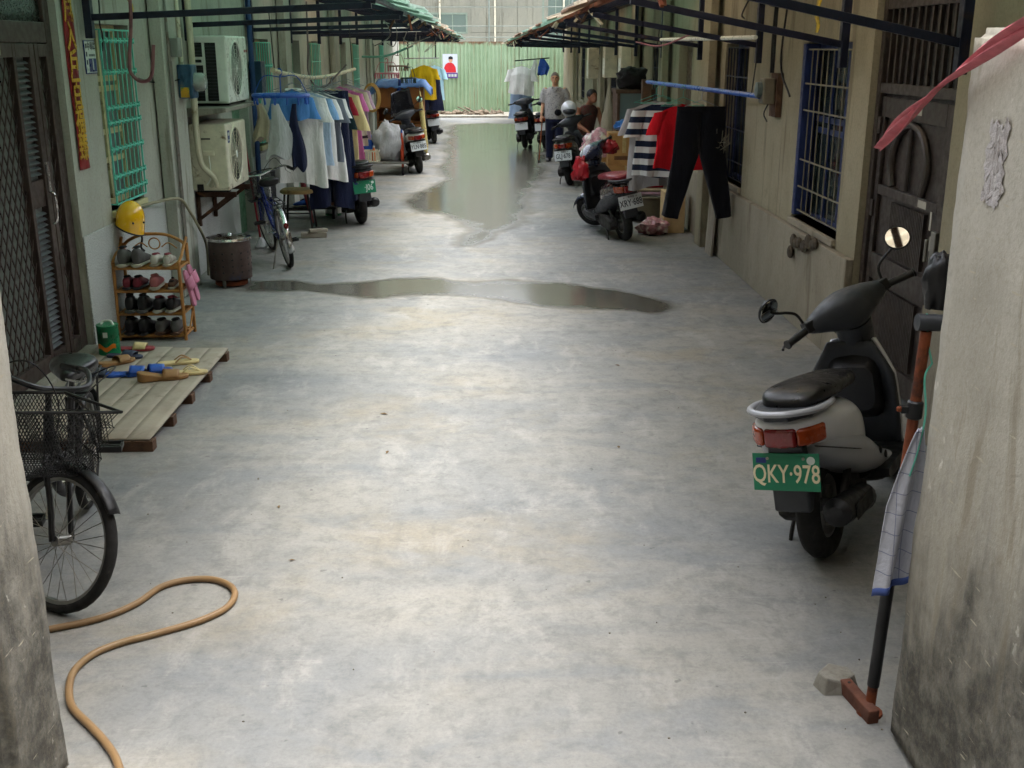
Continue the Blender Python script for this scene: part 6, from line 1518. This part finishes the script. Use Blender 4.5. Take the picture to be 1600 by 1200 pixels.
# rubble by the fence
m = MB(); rnd = random.Random(17)
for k in range(34): m.ell((rnd.gauss(-.55, .45), 34.6 + rnd.gauss(0, .25), .03 + rnd.random() * .08), (.06 + rnd.random() * .1, .06 + rnd.random() * .1, .04 + rnd.random() * .05), 7, 5)
for k in range(14): 
    x = rnd.gauss(-.4, .5); m.tube([(x, 34.4, .05), (x + rnd.uniform(-.8, .8), 34.6, .08 + rnd.random() * .2)], .018, 5)
o = m.build('rubble', mat('grey brown rubble', (104, 92, 78), .9, var=.4, scale=3), smooth=False); tag(o, 'low heap of rubble and sticks at the foot of the fence', 'rubble', kind='stuff')
tag(MB().bb(-7, 7, 33.6, 35.8, 0.001, .05).build('kerb_slab', M_concrete, smooth=False, bevel=.01), kind='structure')

# ================================================================ RIGHT FOREGROUND
gpst = thing('gate_post', 'rusty steel gate post with black sleeve beside the right pillar', 'post', (1.19, 2.94, 0), rot=(0, rad(1.9), 0))
MB().cyl((0, 0, .0), (0, 0, 1.24), .0155, n=14).build('steel_tube', M_rust, gpst)
MB().cyl((0, 0, .10), (0, 0, .68), .0185, n=14).build('black_sleeve', M_blacks, gpst)
MB().cyl((-.03, 0, 1.265), (.06, 0, 1.265), .024, n=14).build('cap_roller', M_dgrey, gpst)
MB().lathe([(.018, .98), (.023, .985), (.023, 1.03), (.018, 1.035)], 14).bb(-.04, -.022, -.010, .010, .998, 1.018).build('clamp', M_blacks, gpst)
MB().ell((-.044, 0, 1.008), (.010, .009, .009), 8, 6).build('bolt', M_rust, gpst)
MB().cyl((0, 0, 0), (0, 0, .01), .04, n=14).build('foot_plate', M_rust, gpst)
bb_ = heap('black_bundle', 'black rounded bundle perched on the gate post cap behind the pillar', (1.275, 3.0, 1.292), (.04, .05, .09), M_blacks, 4.0, 'bundle', bump=.3)
tw = thing('checked_towel', 'white towel with blue check hanging beside the right gate pillar', 'towel', (1.232, 2.895, .99))
def towel(u, v):
    w_ = .02 + .085 * min(1, v * 2.2) ** .7
    x = -.005 + (u - .62) * w_ - .022 * v
    y = .020 * math.sin(u * 10 + v * 2.2) * (.25 + v) - .012 + .02 * (u - .5)
    return Vector((x, y, -.02 - .47 * v - .06 * (1 - u) * v + .01 * math.sin(u * 8) * v))
MB().grid(towel, 36, 44).build('cloth', cloth('checked towel cloth', (178, 180, 190), (124, 128, 150), check=(26.0, 16.0, .045)), tw, solid=.004, fix=False)
MB().grid(lambda u, v: towel(u, .955 + .045 * v) + Vector((0, -.001, -.004)), 36, 2).build('hem', mat('royal blue hem', (62, 80, 136), .85), tw, solid=.007, fix=False)
MB().tube(cr([(.02, .03, .16), (.0, .02, .12), (.006, .0, .02), (-.012, -.02, -.08), (-.03, -.026, -.16)], 5), .003, 6).build('wire_hook', M_wireg, tw)
MB().tube(cr([(-.005, .045, .30), (.005, .04, .22), (.02, .03, .16)], 4), .003, 6).build('wire_loop', M_wireg, tw)
M_tape = mat('pink plastic tape', (198, 104, 114), .5, var=.2, scale=14)
rb = thing('plastic_tape', 'strip of pink plastic tape blowing off the right gate pillar', 'tape', (1.195, 2.38, 2.075))
r0, r1 = Vector((0, 0, 0)), Vector((.0, .62, -.30))
def ribbon(u, v):
    p = Vector((-.01 - .03 * math.sin(v * 3), 0, 0)) + Vector((0, .93 * v, -.36 * v ** 1.1)); w_ = .012 + .018 * abs(math.sin(v * 5.2 + .4)) 
    q = (u - .5) * w_
    return p + Vector((.012 * math.sin(v * 9 + u * 4), q * .35, q * 1.0)) + Vector((.006 * math.sin(u * 12 + v * 5), 0, 0))
MB().grid(ribbon, 12, 40).build('strip', M_tape, rb, solid=.0015, fix=False)
MB().ell((0, .0, 0.0), (.018, .03, .03), 10, 8).build('knot', M_tape, rb)
blk = thing('timber_block', 'red brown timber block wedged at the foot of the gate post', 'block', (1.168, 2.965, 0), rad(10)); blk.scale = (.85, .85, .85)
MB().bb(-.022, .022, -.10, .12, .0, .055).build('body', mat('red brown timber', (92, 56, 42), .85, var=.3, bump=.3), blk, smooth=False, bevel=.005); MB().cyl((0, .09, .0551), (0, .09, .0565), .006, n=8).build('nail_hole', M_blacks, blk)
m = MB(); m.prism([(-.07, -.02), (-.03, -.06), (.05, -.05), (.08, .01), (.03, .06), (-.05, .045)], 0, .05, 'z'); m.v = [(x * (1 if z < .01 else .8) + .01 * math.sin(y * 90), y * (1 if z < .01 else .75), z + .012 * math.sin(x * 70) * (z > .01)) for x, y, z in m.v]
stn = m.build('stone', M_concrete, smooth=False, bevel=.006); stn.location = (1.13, 3.10, -.004); stn.rotation_euler = (0, 0, .6); tag(stn, 'pale lump of broken concrete behind the timber block', 'stone')

# ================================================================ PEOPLE
def capsule(m, a, b, r0, r1, n=14):
    a, b = Vector(a), Vector(b); m.tube([a, b], [r0, r1], n); m.ell(a, (r0, r0, r0), n, 10); m.ell(b, (r1, r1, r1), n, 10)
M_skin = mat('weathered skin', (196, 148, 116), .6, var=.1, scale=20); M_skin2 = mat('tanned skin', (150, 100, 74), .6, var=.1, scale=20)
def hand(m, w, d, side, curl=.6):
    """palm and five fingers at wrist w pointing along d (downwards)"""
    w, d = Vector(w), Vector(d).normalized(); f = Vector((0, -1, 0)); x = d.cross(f).normalized()
    pc = w + d * .045
    m.tube([w, pc, w + d * .085], [.022, .032, .034], 10, flat=.55)
    for k, (o_, L_) in enumerate(((-.026, .055), (-.009, .065), (.009, .062), (.026, .05))):
        s0 = w + d * .08 + x * o_; s1 = s0 + d * L_ * .5 + f * .01; s2 = s1 + (d * (1 - curl) + f * curl).normalized() * L_ * .5
        m.tube([s0, s1, s2], [.009, .009, .007], 7)
    t0 = w + d * .03 + x * (-.028 * side); t1 = t0 + (d * .6 - x * side * .6 + f * .4).normalized() * .035
    m.tube([t0, t1, t1 + (d * .5 + f * .6).normalized() * .025], [.011, .01, .008], 7)

man = thing('person', 'old man in a pale patterned shirt and dark trousers leaning on a cane', 'person', (1.24, 20.45, 0), rad(-6))
b = MB()
b.ell((0, 0, 1.475), (.072, .088, .105), 18, 16); b.ell((0, -.03, 1.42), (.05, .06, .05)); capsule(b, (0, .012, 1.30), (0, .0, 1.42), .052, .05)
b.ell((0, -.094, 1.462), (.014, .022, .024), 8, 8); b.ell((0, -.078, 1.502), (.05, .02, .014)); b.ell((-.073, .005, 1.47), (.012, .02, .03), 8, 8); b.ell((.073, .005, 1.47), (.012, .02, .03), 8, 8); b.ell((0, -.083, 1.415), (.026, .012, .008), 8, 6)
b.loft([[Vector((w_ * math.cos(q), .02 + d_ * math.sin(q), z)) for q in [2 * math.pi * k / 20 for k in range(20)]] for z, w_, d_ in ((.78, .15, .11), (.9, .155, .12), (1.05, .155, .12), (1.2, .17, .115), (1.3, .12, .08))])
capsule(b, (-.175, .02, 1.27), (-.215, .04, 1.02), .048, .036); capsule(b, (-.215, .04, 1.02), (-.235, -.10, .84), .036, .024); hand(b, (-.235, -.105, .835), (0, -.25, -1), 1, .9)
capsule(b, (.175, .02, 1.27), (.225, .04, 1.02), .048, .036); capsule(b, (.225, .04, 1.02), (.235, -.02, .80), .036, .024); hand(b, (.235, -.02, .795), (0, -.1, -1), -1, .5)
for s_ in (-1, 1):
    capsule(b, (s_ * .08, .02, .80), (s_ * .085, .01, .44), .085, .055); capsule(b, (s_ * .085, .01, .44), (s_ * .09, .04, .08), .052, .035); b.tube([(s_ * .09, .05, .045), (s_ * .1, -.03, .035), (s_ * .105, -.12, .025)], [.038, .036, .022], 10)
b.build('body', M_skin, man, remesh=.009)
c_ = MB()
c_.loft([[Vector((w_ * math.cos(q) , .02 + d_ * math.sin(q) + .008 * math.sin(q * 5 + z * 20), z)) for q in [2 * math.pi * k / 32 for k in range(32)]] for z, w_, d_ in ((.76, .185, .14), (.80, .186, .145), (.95, .185, .15), (1.1, .188, .145), (1.22, .20, .132), (1.29, .17, .10), (1.325, .085, .07))])
for s_ in (-1, 1): c_.tube([(s_ * .15, .02, 1.28), (s_ * .195, .025, 1.2), (s_ * .22, .035, 1.05)], [.075, .075, .07], 14)
c_.build('shirt', cloth('patterned pale shirt', (178, 176, 176), (112, 114, 120)), man, remesh=.010)
MB().prism([(-.07, 1.325), (0, 1.24), (.07, 1.325), (.03, 1.34), (0, 1.30), (-.03, 1.34)], -.125, -.085).build('collar', cloth('patterned pale shirt', (0, 0, 0)), man, smooth=False)
t = MB()
t.loft([[Vector((w_ * math.cos(q), .02 + d_ * math.sin(q), z)) for q in [2 * math.pi * k / 24 for k in range(24)]] for z, w_, d_ in ((.70, .172, .125), (.8, .168, .125), (.86, .16, .12))])
for s_ in (-1, 1): t.tube([(s_ * .08, .02, .80), (s_ * .085, .015, .6), (s_ * .088, .01, .42), (s_ * .09, .03, .2), (s_ * .092, .035, .06)], [.098, .088, .078, .07, .066], 16)
t.build('trousers', C['navy'], man, remesh=.010)
for s_ in (-1, 1): MB().loft([sring(y, w_, 0.002, h_, 14, 2.6, s_ * .1) for y, w_, h_ in ((-.16, .02, .03), (-.14, .042, .045), (-.06, .05, .065), (.03, .046, .085), (.085, .04, .085), (.1, .02, .07))]).build('shoe', F_blk, man)
m = MB(); m.ell((0, .014, 1.505), (.079, .09, .088), 18, 14); m.v = [(x, y, z) for x, y, z in m.v]
hr = MB(); rr = []
for i in range(9):
    a = rad(4 + 86 * i / 8); rr.append([Vector((.0785 * math.cos(a) * math.cos(q), .012 + .092 * math.cos(a) * math.sin(q), 1.50 + .088 * math.sin(a) - (.05 * max(0, math.sin(q)) + .018 * abs(math.cos(q)) - .028 * max(0, -math.sin(q))) * math.cos(a))) for q in [2 * math.pi * k / 20 for k in range(20)]])
hr.loft(rr); hr.build('hair', mat('thin grey hair', (128, 120, 110), .8, var=.3, scale=60), man)
ms = MB()
for s_ in (-1, 1): ms.ell((s_ * .03, -.083, 1.487), (.016, .010, .008), 8, 6)
ms.build('eyes', mat('dark eye', (34, 26, 24), .3), man)
tag(MB().ell((0, 0, 0), (.065, .035, .06), 14, 10).build('waist_pouch', C['black']), 'round black pouch carried at the front of the old man', 'pouch').location = (1.29, 20.29, .88)
cn = thing('walking_cane', 'brown wooden cane held by the old man', 'cane', (.95, 20.28, 0))
MB().tube([(0, 0, 0), (.055, .015, .74)], .011, 10).tube(cr([(.055, .015, .74), (.06, .015, .77), (.085, .02, .785), (.11, .02, .77)], 4), .012, 10).build('shaft', mat('brown cane wood', (134, 74, 40), .45, var=.2), cn); MB().cyl((0, 0, 0), (.002, 0, .03), .015, n=10).build('ferrule', M_blacks, cn)

sit = thing('person', 'dark haired person sitting bent forward behind the grey scooter', 'person', (1.70, 18.9, 0), rad(25))
b = MB()
b.ell((0, -.16, 1.22), (.074, .09, .108), 18, 16); b.ell((0, -.21, 1.17), (.05, .06, .05)); b.ell((0, -.252, 1.205), (.014, .022, .022), 8, 8); capsule(b, (0, -.03, 1.07), (0, -.12, 1.16), .055, .05); b.ell((-.074, -.15, 1.215), (.012, .02, .03), 8, 8); b.ell((.074, -.15, 1.215), (.012, .02, .03), 8, 8)
b.loft([[Vector((w_ * math.cos(q), y_ + d_ * math.sin(q), z)) for q in [2 * math.pi * k / 20 for k in range(20)]] for z, w_, d_, y_ in ((.46, .16, .13, .16), (.6, .165, .13, .13), (.8, .17, .12, .06), (.97, .18, .11, .0), (1.07, .12, .08, -.03))])
for s_ in (-1, 1):
    capsule(b, (s_ * .19, -.01, 1.0), (s_ * .23, -.10, .76), .05, .04); capsule(b, (s_ * .23, -.10, .76), (s_ * .16, -.32, .66), .04, .026); hand(b, (s_ * .16, -.325, .655), (0, -.7, -.6), s_, .5)
    capsule(b, (s_ * .09, .12, .50), (s_ * .12, -.30, .48), .085, .06); capsule(b, (s_ * .12, -.30, .48), (s_ * .12, -.26, .08), .055, .036); b.tube([(s_ * .12, -.24, .045), (s_ * .125, -.32, .035), (s_ * .13, -.40, .025)], [.038, .036, .022], 10)
b.build('body', M_skin2, sit, remesh=.010)
c_ = MB(); c_.loft([[Vector((w_ * math.cos(q), y_ + d_ * math.sin(q), z)) for q in [2 * math.pi * k / 24 for k in range(24)]] for z, w_, d_, y_ in ((.5, .175, .145, .155), (.6, .18, .145, .13), (.8, .185, .135, .06), (.97, .195, .125, .0), (1.06, .14, .09, -.03), (1.09, .08, .07, -.04))])
c_.build('vest', cloth('cloth brown print', (96, 70, 62), (120, 40, 50)), sit, remesh=.011)
t = MB()
for s_ in (-1, 1): t.tube([(s_ * .085, .16, .50), (s_ * .10, -.05, .50), (s_ * .12, -.29, .49)], [.10, .095, .08], 14); t.tube([(s_ * .12, -.30, .5), (s_ * .12, -.27, .25), (s_ * .12, -.26, .12)], [.078, .07, .066], 14)
t.build('trousers', C['black'], sit, remesh=.011)
hr = MB().ell((0, -.135, 1.255), (.088, .10, .095), 18, 14).build('hair', mat('black hair', (18, 16, 16), .6, var=.3), sit)
sst = thing('plastic_stool', 'low red stool under the sitting person', 'stool', (1.66, 18.92, 0), rad(25)); MB().bb(-.15, .15, .02, .30, .36, .385).build('seat', S_red, sst, smooth=False, bevel=.01)
for sx in (-.12, .12):
    for sy in (.05, .27): MB().bar((sx, sy, 0), (sx * .9, sy, .36), .03, .03).build('leg', S_red, sst, smooth=False)

# ================================================================ grit and litter on the concrete
m = MB(); rnd = random.Random(99)
for k in range(150):
    y = 2.8 + 12 * rnd.random() ** 1.6
    if rnd.random() < .55: x = rnd.choice([-1, 1]) * (1.0 + 1.2 * rnd.random()); 
    else: x = rnd.uniform(-1.3, 1.6)
    s_ = rnd.uniform(.0015, .004) * (2.0 if rnd.random() < .05 else 1)
    m.ell((x, y, s_ * .5), (s_ * rnd.uniform(.7, 1.5), s_, s_ * .7), 5, 4)
o = m.build('grit', mat('loose grit', (96, 90, 80), .95, var=.5), smooth=False, fix=False); tag(o, 'scattered grit and crumbs on the concrete', 'grit', kind='stuff')
m = MB()
for k in range(9):
    y = 3.4 + 9 * rnd.random(); x = rnd.uniform(-1.5, 2.0); a = rnd.uniform(0, 6.28); L_ = rnd.uniform(.012, .03); d = Vector((math.cos(a), math.sin(a), 0)); n_ = Vector((-d.y, d.x, 0)); c0 = Vector((x, y, .003))
    m.add([c0 - d * L_, c0 + n_ * L_ * .4 + Vector((0, 0, .004)), c0 + d * L_, c0 - n_ * L_ * .4 + Vector((0, 0, .003))], [(0, 1, 2, 3)])
o = m.build('dry_leaf_bits', mat('dry leaf bits', (104, 84, 56), .9, var=.4), smooth=False, fix=False); tag(o, 'tiny dry leaf scraps strewn on the concrete', 'leaves', kind='stuff')
